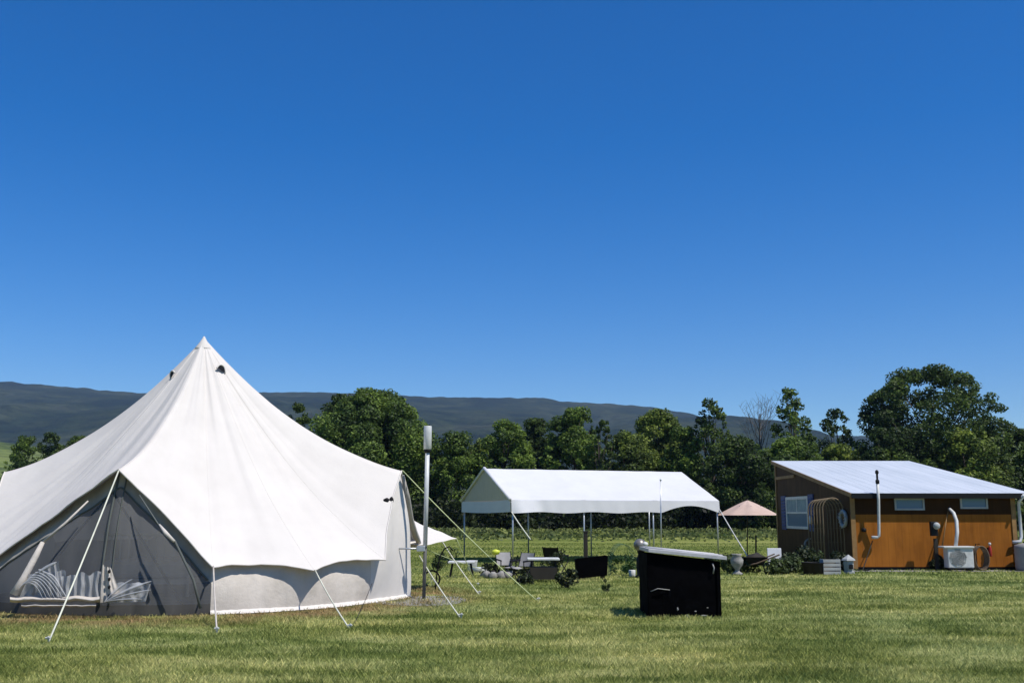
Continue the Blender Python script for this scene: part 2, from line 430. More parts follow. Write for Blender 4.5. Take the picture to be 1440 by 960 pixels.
# ------------------------------------------------------------------ vegetation makers
def leaf_cards(centres, radii, per, size, r, flat=.8, shell=.45):
    """scatter leaf-sized quads over clumps"""
    C = np.repeat(centres, per, 0); Rr = np.repeat(radii, per)
    n = len(C); d = r.normal(size=(n, 3)); d /= np.linalg.norm(d, axis=1)[:, None]
    rad = (shell+(1.08-shell)*r.random(n)**.6)
    p = C+d*(Rr*rad)[:, None]*np.array([1, 1, flat])
    nn = d*.7+r.normal(size=(n, 3))*.6+np.array([0, 0, .35]); nn /= np.linalg.norm(nn, axis=1)[:, None]
    t = np.cross(nn, r.normal(size=(n, 3))); t /= np.linalg.norm(t, axis=1)[:, None]
    b = np.cross(nn, t); s = (size*(.55+.9*r.random(n)))[:, None]
    V = np.empty((n, 4, 3))
    V[:, 0] = p-t*s*.5; V[:, 1] = p+b*s*.32+t*s*.05; V[:, 2] = p+t*s*.55; V[:, 3] = p-b*s*.32-t*s*.05
    return V.reshape(-1, 3)
def make_tree(px, top, halfw, Y, m, label, seed, airy=0.0, low=.12, cat='tree', name='tree', shape=1.0, group='trees of the wood across the meadow', leafsize=.27, nc=None):
    r = np.random.default_rng(seed)
    b = at(px, Y); H = P(px, top, Y).z-b.z; W = halfw*Y/F*(1.28 if airy < .5 else 1.12)
    T = thing(name, label, cat, b, group)
    nc = nc or int(60*(1-.4*airy)*max(.8, W*H/40))
    cs = []; rr = []
    for i in range(nc):
        u = low+(1-low)*((i+.5)/nc)
        u = min(max(u+r.normal()*.03, low), .97)
        env = W*(math.sin(math.pi*min(1, max(.02, (u-low*.5)/(1.02-low*.5)))**(.62*shape)))**.5
        env *= r.uniform(.72, 1.14); a = r.random()*2*math.pi; q = env*(.25+.80*r.random()**.5)
        cr = min(W*(.22+.20*r.random()), 1.9)*(1-.35*airy)*(.75 if u > .8 else 1)
        x = math.cos(a)*max(0, q-cr*.35); y = math.sin(a)*max(0, q-cr*.35)
        cs.append((b.x+x, b.y+y, b.z+H*u-cr*.4)); rr.append(cr)
    # sprigs that break the outline
    ns = int(nc*(.8+.8*airy))
    for i in range(ns):
        u = .45+.53*r.random(); env = W*(math.sin(math.pi*min(1, (u-low*.5)/(1.02-low*.5))**(.62*shape)))**.75
        a = r.random()*2*math.pi
        cs.append((b.x+math.cos(a)*env*.98, b.y+math.sin(a)*env*.98, b.z+H*u)); rr.append(W*(.05+.07*r.random()))
    cs = np.array(cs); rr = np.array(rr)
    top_gap = (b.z+H)-(cs[:, 2]+rr*.8).max(); cs[:, 2] += top_gap*np.clip((cs[:, 2]-b.z)/H, 0, 1)
    per = np.maximum(18, (rr**2*(165 if airy < .5 else 120)/leafsize**2*.17).astype(int))
    V = []
    for c_, r_, p_ in zip(cs, rr, per): V.append(leaf_cards(np.array([c_]), np.array([r_]), int(p_), leafsize, r))
    fast_polys('crown', np.concatenate(V), 4, m, T)
    mb = MB(); rt = max(.12, H*.016)
    lean = Vector((r.normal()*.3, 0, 0)); tr = [b+Vector((0, 0, -.2)), b+Vector((0, 0, H*.2)), b+lean+Vector((0, 0, H*.45)), b+lean*1.6+Vector((0, 0, H*.8))]
    mb.tube(tr, [rt*1.3, rt, rt*.7, rt*.2], 7)
    idx = r.choice(len(cs), size=min(len(cs), 12 if airy < .5 else 26), replace=False)
    for k in idx:
        e = Vector(cs[k]); h0 = min(max((e.z-b.z)*.6, H*.15), H*.7)
        s = b+lean*(h0/H*1.6)+Vector((0, 0, h0)); md = s.lerp(e, .5)+Vector((0, 0, -H*.02))
        mb.tube([s, md, e], [rt*.38, rt*.24, rt*.08], 5)
    obj('trunk', mb, m_bark, T, True)
    return T
def make_shrub(p, w, h, m, label, seed, cat='shrub', name='shrub', leafsize=.07, group=None, n=16):
    r = np.random.default_rng(seed); p = Vector(p)
    T = thing(name, label, cat, p, group)
    cs = np.stack([p.x+r.normal(size=n)*w*.22, p.y+r.normal(size=n)*w*.2, p.z+h*(.15+.65*r.random(n))], 1)
    rr = w*(.10+.14*r.random(n))
    fast_polys('foliage', leaf_cards(cs, rr, 60, leafsize, r, 1.0), 4, m, T)
    mb = MB()
    for c_ in cs[:8]: mb.tube([p, Vector(c_).lerp(p, .5)+Vector((0, 0, .02)), c_], [.012, .008, .004], 4)
    obj('stem', mb, m_bark, T); return T

# ------------------------------------------------------------------ the wood
TREES = [  # px, top, halfw, Y, material, airy, low, shape, label
 (22, 612, 22, 150, 0, .2, .05, 1, 'small rounded green tree, leftmost at the photo edge behind the bell tent'),
 (56, 607, 20, 150, 1, .1, .05, 1, 'dark green pointed tree, second from the left edge behind the tent roof'),
 (98, 612, 26, 150, 1, .1, .05, 1, 'broad dark green tree touching the left slope of the bell tent roof'),
 (412, 566, 22, 118, 1, .4, .1, 1, 'slim dark tree just above the right slope of the bell tent'),
 (522, 547, 70, 110, 0, .05, .04, 1.1, 'large full green tree directly behind the right slope of the bell tent'),
 (478, 553, 34, 116, 1, .15, .05, 1, 'darker narrow crown on the left flank of the large full green tree'),
 (638, 606, 36, 108, 0, .0, .03, 1, 'rounded green tree directly right of the white antenna pole'),
 (674, 616, 24, 112, 2, .1, .03, 1, 'low yellow green tree above the left gable of the white canopy'),
 (712, 589, 36, 108, 0, .1, .03, 1, 'mid green tree above the left end of the canopy ridge'),
 (757, 587, 32, 112, 1, .1, .03, 1, 'dark rounded tree above the canopy, left of the twin topped tree'),
 (808, 571, 38, 108, 0, .1, .03, 1.1, 'tall twin topped tree above the middle of the white canopy'),
 (852, 590, 14, 104, 1, .2, .05, 1, 'slim pointed dark tree above the middle of the canopy ridge'),
 (884, 604, 36, 107, 2, .05, .03, 1, 'low yellow green bushy tree above the right half of the canopy'),
 (932, 574, 40, 111, 2, .1, .03, 1, 'yellow green tree reaching the mountain skyline above the canopy'),
 (968, 600, 32, 106, 0, .05, .03, 1, 'mid green tree above the right end of the canopy ridge'),
 (1006, 558, 34, 104, 1, .75, .1, .9, 'gappy dark tree with loose sprigs against the sky, left of the bare branches'),
 (1045, 612, 48, 100, 1, .0, .02, 1.1, 'broad very dark tree standing behind the faded parasol'),
 (1122, 544, 36, 106, 0, .75, .1, .85, 'gappy upright tree with sunlit top right of the bare branches'),
 (1118, 612, 46, 101, 0, .0, .02, 1, 'dense low green tree behind the left end of the cabin roof'),
 (1186, 574, 34, 108, 1, .8, .25, .85, 'thin airy tree between the gappy upright tree and the great tree'),
 (1190, 622, 44, 102, 2, .05, .02, 1, 'pale green low tree behind the middle of the cabin roof'),
 (1324, 514, 92, 104, 1, .72, .06, 1.75, 'great spreading tree towering behind the cabin roof'),
 (1262, 600, 48, 99, 1, .0, .02, 1.1, 'dark dense tree on the lower left of the great tree'),
 (1375, 600, 46, 98, 2, .1, .02, 1, 'yellow green tree on the lower right of the great tree'),
 (1448, 602, 40, 100, 1, .2, .03, 1, 'dark tree cut by the right edge of the photo'),
]
for i, (px, top, hw, Y, mi, airy, low, shp, lab) in enumerate(TREES):
    make_tree(px, top, hw, Y, LEAF[mi], lab, 100+i, airy, low, shape=shp*(1.25 if airy < .5 and shp < 1.5 else 1), nc=(95 if hw > 90 else None))
# bare tree
def bare_tree(px, top, Y, label, seed, halfw):
    r = random.Random(seed); b = at(px, Y); H = P(px, top, Y).z-b.z; W = halfw*Y/F
    T = thing('bare_tree', label, 'bare tree', b, 'trees of the wood across the meadow')
    mb = MB(); mb.tube([b, b+Vector((0, 0, H*.5)), b+Vector((.2, 0, H*.85))], [.2, .13, .05], 6)
    for k in range(26):
        z = H*(.45+.4*r.random()); a = r.random()*6.28; s = b+Vector((.1, 0, z)); L = W*(.4+.9*r.random())
        e = s+Vector((math.cos(a)*L, math.sin(a)*L, (H-z)*(.5+.5*r.random())))
        mid = s.lerp(e, .5)+Vector((r.uniform(-.2, .2), 0, -.25)); mb.tube([s, mid, e], [.045, .028, .01], 4)
        for j in range(5):
            t = .3+.6*r.random(); q = mid.lerp(e, t); mb.tube([q, q+Vector((r.uniform(-.9, .9), r.uniform(-.5, .5), r.uniform(.3, 1.1)))], [.016, .006], 3)
    obj('trunk', mb, m_bare, T)
bare_tree(1074, 553, 107, 'leafless grey branches standing between two gappy green trees', 3, 28)
bare_tree(446, 575, 121, 'grey leafless tree beside the large green tree behind the bell tent', 5, 20)
# undergrowth mass at the wood's foot (uncountable)
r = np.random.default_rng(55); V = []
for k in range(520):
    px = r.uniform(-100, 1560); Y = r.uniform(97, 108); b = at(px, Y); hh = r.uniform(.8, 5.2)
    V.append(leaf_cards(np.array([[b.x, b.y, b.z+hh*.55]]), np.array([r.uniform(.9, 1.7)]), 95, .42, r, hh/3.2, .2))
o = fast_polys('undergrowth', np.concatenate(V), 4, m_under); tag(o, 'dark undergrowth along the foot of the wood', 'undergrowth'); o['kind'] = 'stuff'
V = []
for k in range(170):
    px = r.uniform(600, 1110) if k < 120 else r.uniform(600, 700); Y = r.uniform(90, 95); b = at(px, Y)
    V.append(leaf_cards(np.array([[b.x, b.y, b.z+.3]]), np.array([r.uniform(.25, .5)]), 60, .2, r, .8, .2))
n = 26000; y = r.uniform(72, 96, n); x = r.uniform(-.56, .56, n)*y; keep = (r.random(n) < np.clip((y-70)/24, 0, 1)**2*1.1); x, y = x[keep], y[keep]; n = len(x)
z = CAMZ-np.interp(y, PX, PD); h = r.uniform(.2, .5, n)*np.clip((y-66)/26, .2, 1); a = r.random(n)*6.28; w = .14
B = np.empty((n, 4, 3)); B[:, 0] = np.stack([x-np.cos(a)*w, y-np.sin(a)*w, z], 1); B[:, 1] = np.stack([x+np.cos(a)*w, y+np.sin(a)*w, z], 1)
B[:, 2] = np.stack([x+np.cos(a)*w*.5+.1, y+np.sin(a)*w*.5, z+h*.8], 1); B[:, 3] = np.stack([x+r.normal(size=n)*.15, y, z+h], 1)
V.append(B.reshape(-1, 3))
o = fast_polys('tall_grass', np.concatenate(V), 4, m_tall); tag(o, 'pale uncut grass and weeds along the far edge of the meadow', 'tall grass'); o['kind'] = 'stuff'

# ------------------------------------------------------------------ bell tent
PEAK = Vector((TX, TY, TC.z))
def pol(th, Rr, z): return Vector((TX+Rr*math.sin(R(th)), TY-Rr*math.cos(R(th)), z))
corners = [('v', P(167, 661, 14.75)), ('c', P(300, 796, 14.7)), ('c', P(443, 801, 15.35)), ('c', P(541, 788, 16.6)), ('v', P(566, 661, 18.0)), ('c', P(594, 770, 19.9)),
           ('c', pol(142, 3.75, .70)), ('c', pol(165, 3.75, .70)), ('v', pol(188, 3.5, 2.1)), ('c', pol(211, 3.75, .70)), ('c', pol(227, 3.75, .70)), ('c', pol(243, 3.75, .7)),
           ('v', P(7, 664, 18.3)), ('c', pol(-67, 3.75, .68)), ('c', P(-32, 799, 15.5))]
NC = len(corners)
def ang(p): return math.atan2(p.x-TX, -(p.y-TY))
def rcurve(i, t):
    k, c = corners[i % NC]; p = PEAK.lerp(c, t)
    sag = .40 if k == 'v' else .34
    p.z -= sag*4*t*(1-t)*(1 if t < .5 else 1) ; return p
def roof(u, t):
    """u in 0..NC around, t peak->hem"""
    i = int(math.floor(u)) % NC; s = u-math.floor(u)
    a, b = rcurve(i, t), rcurve(i+1, t); p = a.lerp(b, s)
    e = 4*s*(1-s); v = corners[i][0] == 'v' or corners[(i+1) % NC][0] == 'v'
    sc = (.022 if v else .052)*e*t**3
    p.x -= (p.x-TX)*sc; p.y -= (p.y-TY)*sc
    p.z += (.02 if v else .055)*e*t**4
    th = ang(p)
    w = .036*(noise.noise(Vector((math.sin(th)*9, math.cos(th)*9, t*1.1)))+.6*noise.noise(Vector((math.sin(th)*21, math.cos(th)*21, t*1.6))))*min(1, t*3.2)*(1-.35*t)
    w2 = .035*noise.noise(Vector((p.x*.9, p.y*.9, p.z*.9)))*t
    d = Vector((math.sin(th), -math.cos(th), .8)).normalized()
    return p+d*(w*1.3+w2)
tent = thing('bell_tent', 'large cream canvas bell tent with a pointed roof and an open screened doorway', 'bell tent', (TX, TY, 0))
K = 16; T_ = 56
mb = MB(); n = NC*K
for j in range(T_+1):
    t = .012+(1-.012)*j/T_
    for i in range(n): mb.v.append(tuple(roof(i/K, t)))
for j in range(T_):
    for i in range(n):
        i2 = (i+1) % n; mb.f.append((j*n+i, (j+1)*n+i, (j+1)*n+i2, j*n+i2))
rf = obj('roof', mb, m_canvas, tent, True)
# hem band
mb = MB()
mb.tube([roof(i/K, 1.0) for i in range(n)]+[roof(0, 1.0)], .013, 6, False)
obj('hem', mb, m_canvas, tent, True)
# peak cap
obj('peak_cap', MB().lathe(PEAK+Vector((0, 0, -.16)), [(.155, -.05), (.15, -.03), (.07, .08), (.025, .16), (.012, .185)], 16), m_canvas, tent, True)
# seams along each ridge of the roof
for i in range(NC):
    mb = MB(); mb.tube([roof(i+.001, .05+.95*k/40)+Vector((0, 0, -.004)) for k in range(41)], .007, 6)
    if i in (0, 1, 2, 3, 4, 14): obj('seam', mb, m_canvas, tent, True)
# vents near the peak
def project(p):
    y = p.y*cp+(p.z-CAMZ)*sp; v = (p.z-CAMZ)*cp-p.y*sp
    return 720+F*p.x/y, 480-F*v/y
def on_roof(px, py, ua, ub):
    best = None
    for u in np.linspace(ua, ub, 50):
        for t in np.linspace(.03, .99, 90):
            q = roof(float(u), float(t)); x, y = project(q); d = (x-px)**2+(y-py)**2
            if best is None or d < best[0]: best = (d, q, u, t)
    return best[1]+(Vector((0, 0, CAMZ))-best[1]).normalized()*.03
def vent(p, q, w):
    """half round dark vent with a small canvas hood; p on the roof, q a point lower on the same slope"""
    dn = (q-p).normalized(); out = Vector((p.x-TX, p.y-TY, 0)).normalized(); ax = dn.cross(out).normalized(); nn = ax.cross(dn); nn = nn if nn.dot(out) > 0 else -nn
    hood = obj('vent_hood', MB().tube([p+ax*w*1.1*math.cos(a)-dn*.10*math.sin(a)+nn*(.02+.05*math.sin(a)) for a in np.linspace(0, math.pi, 13)], .014, 6), m_canvas, tent, True)
    mb = MB(); c_ = p+nn*.03; pts = [c_+ax*w*math.cos(a)-dn*.095*math.sin(a)+nn*.04*math.sin(a) for a in np.linspace(0, math.pi, 13)]
    for k in range(12): mb.tri(c_, pts[k], pts[k+1])
    obj('vent_mesh', mb, m_dark, hood)
pa = roof(1.55, .15); pa = on_roof(310, 521, 1.0, 3.2); vent(pa, on_roof(313, 540, 1.0, 3.2), .085)
pa = on_roof(245, 529, 12.5, 14.9); vent(pa, on_roof(240, 548, 12.5, 14.9), .07)
# walls
TOPT = .925
def wall_top(u):
    e = max(0, 1-abs(u-4)/1.0)
    p = roof(u, TOPT+.068*min(1, e*3)); p.z -= .03-.02*min(1, e*3); return p
def wall_pt(u, b, zmin=0, zmax=None):
    tp = wall_top(u); th = ang(tp)
    rb = 3.50 + .29*max(0, 1-abs(u-4)/.8); rt = math.hypot(tp.x-TX, tp.y-TY)
    z = tp.z*b if zmax is None else zmin+(zmax-zmin)*b
    k = min(1, max(0, z/tp.z))
    rr_ = rb+(rt-rb)*k**1.3 + .05*math.sin(math.pi*k)
    w = .02*noise.noise(Vector((u*6, z*1.2, 0)))+.012*noise.noise(Vector((u*22, z*2.4, 5)))
    rr_ += w
    return Vector((TX+rr_*math.sin(th), TY-rr_*math.cos(th), max(z, .0)+.01))
segs = [(1, 2), (2, 3), (5, 6), (6, 7), (9, 10), (10, 11), (12, 13), (13, 14)]
for a, b in [(1, 3), (5, 7), (9, 11), (13, 14)]:
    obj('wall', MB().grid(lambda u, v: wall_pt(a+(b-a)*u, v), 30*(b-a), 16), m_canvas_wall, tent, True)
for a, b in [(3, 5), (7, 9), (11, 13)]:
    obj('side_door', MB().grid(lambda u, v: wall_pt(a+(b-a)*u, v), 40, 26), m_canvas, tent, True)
# mud flap lying at the wall foot
mb = MB()
def flap(u, v):
    p = wall_pt(1+2.9*u, 0, 0, .0001); th = ang(p); rr_ = v*(.10+.04*noise.noise(Vector((u*30, 0, 1))))
    return Vector((p.x+rr_*math.sin(th), p.y-rr_*math.cos(th), .012+.05*(1-v)+.012*noise.noise(Vector((u*50, v*3, 0)))))
obj('mud_flap', mb.grid(flap, 120, 3), m_canvas, tent, True)
# front doorway: canvas surround, insect mesh, bottom strip
u0, u1 = -1.0, 1.0
def dz(u):
    tp = wall_top(u if u >= 0 else u+NC); return tp.z
def U(a): 
    u = u0+(u1-u0)*a; return u if u >= 0 else u+NC-1e-9
def mesh_top(a):
    return max(.16, dz(u0+(u1-u0)*a)-.30-.10*abs(2*a-1))
obj('door_surround', MB().grid(lambda a, v: wall_pt(U(a), v, mesh_top(a), dz(u0+(u1-u0)*a)), 80, 6), m_taupe, tent, True)
obj('door_sill', MB().grid(lambda a, v: wall_pt(U(a), v, 0, .14), 80, 3), m_sill, tent, True)
def inset(p, d):
    th = ang(p); return Vector((p.x-d*math.sin(th), p.y+d*math.cos(th), p.z))
obj('door_mesh', MB().grid(lambda a, v: wall_pt(U(a), v, .14, mesh_top(a)), 80, 24), m_net, tent, True)
mb = MB()
mb.tube([inset(wall_pt(NC-.04, v, .12, 2.0), -.012) for v in np.linspace(0, .98, 14)], .016, 6)
mb.tube([inset(wall_pt(.03, v, .12, 2.0), -.01) for v in np.linspace(0, .98, 14)], .010, 6)
obj('door_zip', mb, m_zip, tent, True)
# zip edge following the opening
mb = MB(); mb.tube([inset(wall_pt(U(a), 0, mesh_top(a), mesh_top(a)), -.012) for a in np.linspace(.02, .98, 90)], .014, 5)
obj('door_piping', mb, m_zip, tent, True)
# A-frame poles inside the doorway
for s, e in ((P(158, 690, 15.15), P(262, 855, 15.05)), (P(158, 690, 15.15), P(18, 842, 15.3))):
    e.z = 0.02; obj('door_pole', MB().tube([s, e], .018, 8), m_dark, tent, True)
# rolled door flaps
obj('rolled_flap', MB().tube([P(60, 762, 14.62), P(50, 782, 14.55), P(34, 812, 14.45), P(20, 836, 14.40)], [.03, .045, .05, .07], 8), m_canvas_wall, tent, True)
obj('rolled_flap', MB().tube([P(124, 704, 14.85), P(92, 735, 14.7), P(60, 762, 14.62)], [.012, .018, .022], 6), m_canvas_wall, tent, True)
obj('rolled_flap', MB().tube([P(196, 696, 14.72), P(222, 736, 14.5), P(246, 761, 14.42), P(272, 815, 14.40), P(282, 855, 14.40)], [.010, .012, .018, .018, .02], 8), m_zip, tent, True)
obj('rolled_flap', MB().tube([P(224, 737, 14.44), P(233, 749, 14.38), P(245, 761, 14.34)], [.012, .03, .02], 8), m_canvas_wall, tent, True)
# sheer inner curtain bunched in folds at the foot of the mesh
m_sheer, nt, bs = newmat('sheer_curtain')
bs.inputs['Base Color'].default_value = (.42, .43, .44, 1); bs.inputs['Roughness'].default_value = .9
tp = N(nt, 'ShaderNodeBsdfTransparent'); mx = N(nt, 'ShaderNodeMixShader'); mx.inputs[0].default_value = .4
nt.links.new(bs.outputs[0], mx.inputs[1]); nt.links.new(tp.outputs[0], mx.inputs[2]); nt.links.new(mx.outputs[0], nt.nodes['Material Output'].inputs[0])
def fold(mb, p0, p1, p2, w, ya=14.34):
    """one lit fold of cloth: curved, thick in the middle, thin at both ends"""
    n0 = len(mb.v); n = 12
    for k in range(n+1):
        t = k/n; x = (1-t)**2*p0[0]+2*t*(1-t)*p1[0]+t*t*p2[0]; y = (1-t)**2*p0[1]+2*t*(1-t)*p1[1]+t*t*p2[1]
        dx = 2*(1-t)*(p1[0]-p0[0])+2*t*(p2[0]-p1[0]); dy = 2*(1-t)*(p1[1]-p0[1])+2*t*(p2[1]-p1[1]); L_ = math.hypot(dx, dy)
        ww = w*math.sin(math.pi*min(.97, .06+.9*t))**.6; nx, ny = -dy/L_*ww/2, dx/L_*ww/2
        for j, q in enumerate((-1, -.4, .4, 1)):
            mb.v.append(tuple(P(x+nx*q, y+ny*q, ya-(.05 if j in (1, 2) else 0))))
    for k in range(n):
        for j in range(3): a = n0+k*4+j; mb.f.append((a, a+1, a+5, a+4))
def sheer(name, poly, k, amp, ya, m):
    (bl, br, tl, tr) = poly
    def fn(u, v):
        x = (bl[0]+(br[0]-bl[0])*u)*(1-v)+(tl[0]+(tr[0]-tl[0])*u)*v; y = (bl[1]+(br[1]-bl[1])*u)*(1-v)+(tl[1]+(tr[1]-tl[1])*u)*v
        y += 5*v*noise.noise(Vector((u*5, 1, k)))
        return P(x, y, ya+amp*math.sin(u*k+2*noise.noise(Vector((u*4, v*2, k)))))
    return obj(name, MB().grid(fn, 70, 12), m, tent, True)
mb = MB()
for k in range(7): fold(mb, (27+k*4.5, 826-k*4.2), (46+k*4, 806-k*1.6+k*k*.2), (60+k*5.5, 841-k*.3), 3.4+.45*k)
fold(mb, (52, 806), (68, 796), (80, 790), 6); fold(mb, (60, 806), (78, 802), (88, 836), 4)
obj('curtain', mb, m_sheer, tent, True)
sheer('curtain', ((22, 842), (96, 844), (40, 806), (92, 802)), 22, .03, 14.42, m_sheer)
sheer('curtain', ((146, 848), (205, 845), (150, 818), (212, 820)), 18, .03, 14.42, m_sheer)
sheer('curtain', ((58, 838), (90, 842), (60, 804), (82, 788)), 16, .03, 14.40, m_sheer)
sheer('curtain', ((84, 843), (144, 843), (86, 810), (143, 803)), 34, .03, 14.40, m_sheer)
sheer('curtain', ((141, 847), (172, 842), (144, 795), (156, 798)), 8, .02, 14.37, m_canvas_wall)
mb = MB()
for k, (ex, ey, w_) in enumerate(((186, 814, 4), (213, 817, 5.5), (212, 829, 3.5), (200, 842, 3.5))): fold(mb, (147+k, 846-k*.3), ((147+ex)/2-4, (846+ey)/2-3), (ex, ey), w_)
obj('curtain', mb, m_sheer, tent, True)
def hemfold(u, v):
    x = 14+126*u; y = 838+8*v+2.5*noise.noise(Vector((u*6, 0, 3))); return P(x, y, 14.38-.10*math.sin(math.pi*v)-.02*noise.noise(Vector((u*14, v*2, 8))))
obj('curtain_hem', MB().grid(hemfold, 60, 8), m_canvas_wall, tent, True)
obj('curtain_hem', MB().grid(lambda u, v: P(30+105*u, 849+4*v+1.5*noise.noise(Vector((u*8, 2, 3))), 14.35-.06*math.sin(math.pi*v)), 50, 5), m_canvas_wall, tent, True)
for yy in (803, 814, 825, 837):
    obj('toggle', MB().blob(P(153.5, yy, 14.33), (.02, .015, .028), 1, 5), m_dark, tent, True)
# groundsheet and centre pole
obj('groundsheet', MB().lathe((TX, TY, .004), [(3.42, 0), (3.42, .02)], 48), m_sheet, tent)
obj('centre_pole', MB().tube([(TX, TY, 0), PEAK-Vector((0, 0, .15))], .022, 10), m_galv, tent, True)
# rear awning flap seen past the side door
aw = [P(574, 729, 21.2), P(642, 757, 20.9), P(600, 766, 19.5), P(574, 765, 19.3)]
def awn(u, v):
    a = aw[0].lerp(aw[1], u); b_ = aw[3].lerp(aw[2].lerp(aw[1], max(0, (u-.5)*2)) if u > .5 else aw[2], min(1, u*2) if u <= .5 else 1)
    p = a.lerp(b_, v); p.z += .02*noise.noise(Vector((u*5, v*3, 0))); return p
obj('side_awning', MB().grid(awn, 20, 8), m_canvas, tent, True)
# dark toggle patch above the side door
p = on_roof(547, 703, 3.0, 4.0)
mb = MB(); mb.blob(p-Vector((.03, 0, 0)), (.05, .02, .04), 2, 6); mb.blob(p+Vector((.05, .04, .0)), (.04, .02, .055), 4, 6); obj('toggle_patch', mb, m_dark, tent, True)
# dark piping on the far edge of the side door
mb = MB(); mb.tube([P(567, 668, 17.9), P(573, 700, 18.1), P(577, 730, 18.6), P(584, 752, 19.2), P(593, 771, 19.8)], [.02, .05, .06, .06, .03], 7)
obj('door_edge', mb, m_trim, tent, True)
# guy lines with stakes
def guy(pts, r=.009, m=m_rope, stake=True, parent=tent):
    g_ = obj('guy_line', MB().tube(pts, r, 6), m, parent, True)
    if stake:
        e = Vector(pts[-1]); s = MB(); s.tube([e+Vector((0, 0, -.05)), e+Vector((.01, -.03, .07))], .011, 6); s.tube([e+Vector((-.025, -.02, .05)), e+Vector((.03, -.03, .055))], .012, 6)
        obj('stake', s, m_white, g_)
    return g_
def sagline(a, b, sag=.03, n=8):
    return [Vector(a).lerp(Vector(b), k/n)-Vector((0, 0, sag*4*(k/n)*(1-k/n))) for k in range(n+1)]
HC = [c for _, c in corners]
guy(sagline(HC[0], G(68, 903)), .011)
guy(sagline(HC[1], G(305, 889)), .012, m_canvas_wall)
guy(sagline(HC[2], G(492, 885)), .010)
guy(sagline(P(523, 820, 16.0), G(494, 884)), .004, m_dark, False)
g1 = guy(sagline(HC[4], G(757, 846), .05), .009, m_rope_y)
pm = HC[4].lerp(G(757, 846), .70)
obj('yellow_marker', MB().blob(P(697, 776, pm.y), (.07, .05, .045), 3, 7), m_yellow, g1, True)
guy(sagline(HC[5], G(684, 802)), .009, m_rope_y)
guy(sagline(P(622, 761, 20.2), G(674, 836)), .010)
guy(sagline(P(590, 781, 18.4), G(648, 869)), .010)
guy(sagline(P(642, 757, 20.6), G(668, 760)) if False else sagline(P(642, 757, 20.6), at(672, 21.5)), .008, m_rope_y)
for i in (6, 7, 9, 10, 11, 13, 14): 
    e = HC[i]+(HC[i]-Vector((TX, TY, HC[i].z))).normalized()*1.2; e.z = 0; guy(sagline(HC[i], e), .010)

# bed seen through the mesh
bp = P(205, 800, 17.6); bed = thing('bed', 'pale bed with a spindle headboard behind the tent door mesh', 'bed', (bp.x, bp.y, .03))
bx, by = bp.x, bp.y
obj('mattress', MB().box((bx, by+.9, .48), (1.5, 1.9, .28)), m_mattress, bed, bevel=.06)
mb = MB(); mb.box((bx, by+.9, .28), (1.52, 1.95, .08))
for sx in (-.72, .72):
    mb.tube([(bx+sx, by, .03), (bx+sx, by, 1.1)], .028, 8); mb.tube([(bx+sx, by+1.85, .03), (bx+sx, by+1.85, .6)], .028, 8)
obj('bed_frame', mb, m_white, bed)
mb = MB(); mb.tube([(bx-.72, by, 1.05), (bx+.72, by, 1.05)], .025, 8); mb.tube([(bx-.72, by, .55), (bx+.72, by, .55)], .02, 8)
for k in range(9): mb.tube([(bx-.6+k*.15, by, .55), (bx-.6+k*.15, by, 1.05)], .014, 6)
obj('headboard', mb, m_white, bed)

# ------------------------------------------------------------------ antenna pole
b = G(596, 842); tp = P(602, 600, b.y)
m_post = mat('grey_post', (.11, .11, .10), .7)
pole = thing('antenna_pole', 'white plastic pole with a thicker white cap and dark lower post beside the bell tent', 'pole', b)
mid = b.lerp(tp, .30); up = b.lerp(tp, .865)
obj('post', MB().tube([b, b.lerp(tp, .34)+Vector((0, .03, 0))], .030, 8), m_post, pole, True)
obj('pole', MB().tube([mid, up], .038, 14), m_pvc, pole, True)
obj('collar', MB().tube([up-Vector((0, 0, .05)), up+Vector((0, 0, .01))], .06, 14), m_dark, pole, True)
obj('antenna', MB().lathe(up, [(.055, .0), (.068, .01), (.068, .39), (.064, .40), (.02, .402)], 20), m_pvc, pole, True)
a_ = P(553, 771, b.y); c_ = P(594, 771, b.y)
mb = MB(); mb.tube([c_, a_], .016, 8); mb.tube([a_+Vector((0, 0, .07)), a_-Vector((0, 0, .10))], .018, 8); mb.tube([a_-Vector((0, 0, .1)), a_-Vector((-.02, 0, .62))], .006, 5)
obj('bracket', mb, m_galv, pole, True)
obj('junction_box', MB().box(P(592, 771, b.y-.04), (.14, .09, .09)), m_galv, pole, bevel=.01)

# ------------------------------------------------------------------ white party canopy
A0 = Vector((P(719, 704, 40).x, 40, 0)); ax = Vector((math.cos(R(21)), math.sin(R(21)), 0)); pr = Vector((-ax.y, ax.x, 0))
L, W = 9.3, 6.0; zE, zR, zV = 1.93, 3.24, 1.42
def cpt(l, w, z): p = A0+ax*l+pr*w; return Vector((p.x, p.y, z))
cb = cpt(L/2, W/2, 0); cb.z = gz(cb.y)
can = thing('party_canopy', 'long white gabled party canopy with open sides out on the meadow', 'canopy', cb)
def slope(side):
    def fn(u, v):
        w = W/2*(1-v) if side == 0 else W/2+W/2*v
        z = zR+(zE-zR)*v
        fr = abs(math.sin(u*math.pi*3)); z -= .07*fr*math.sin(math.pi*v)+.03*fr*v
        z += .012*noise.noise(Vector((u*14, v*5, side)))
        return cpt(L*u, w, z)
    return fn
o1 = obj('roof_cover', MB().grid(slope(0), 60, 12), m_vinyl, can, True)
o2 = obj('roof_cover', MB().grid(slope(1), 60, 12), m_vinyl, can, True)
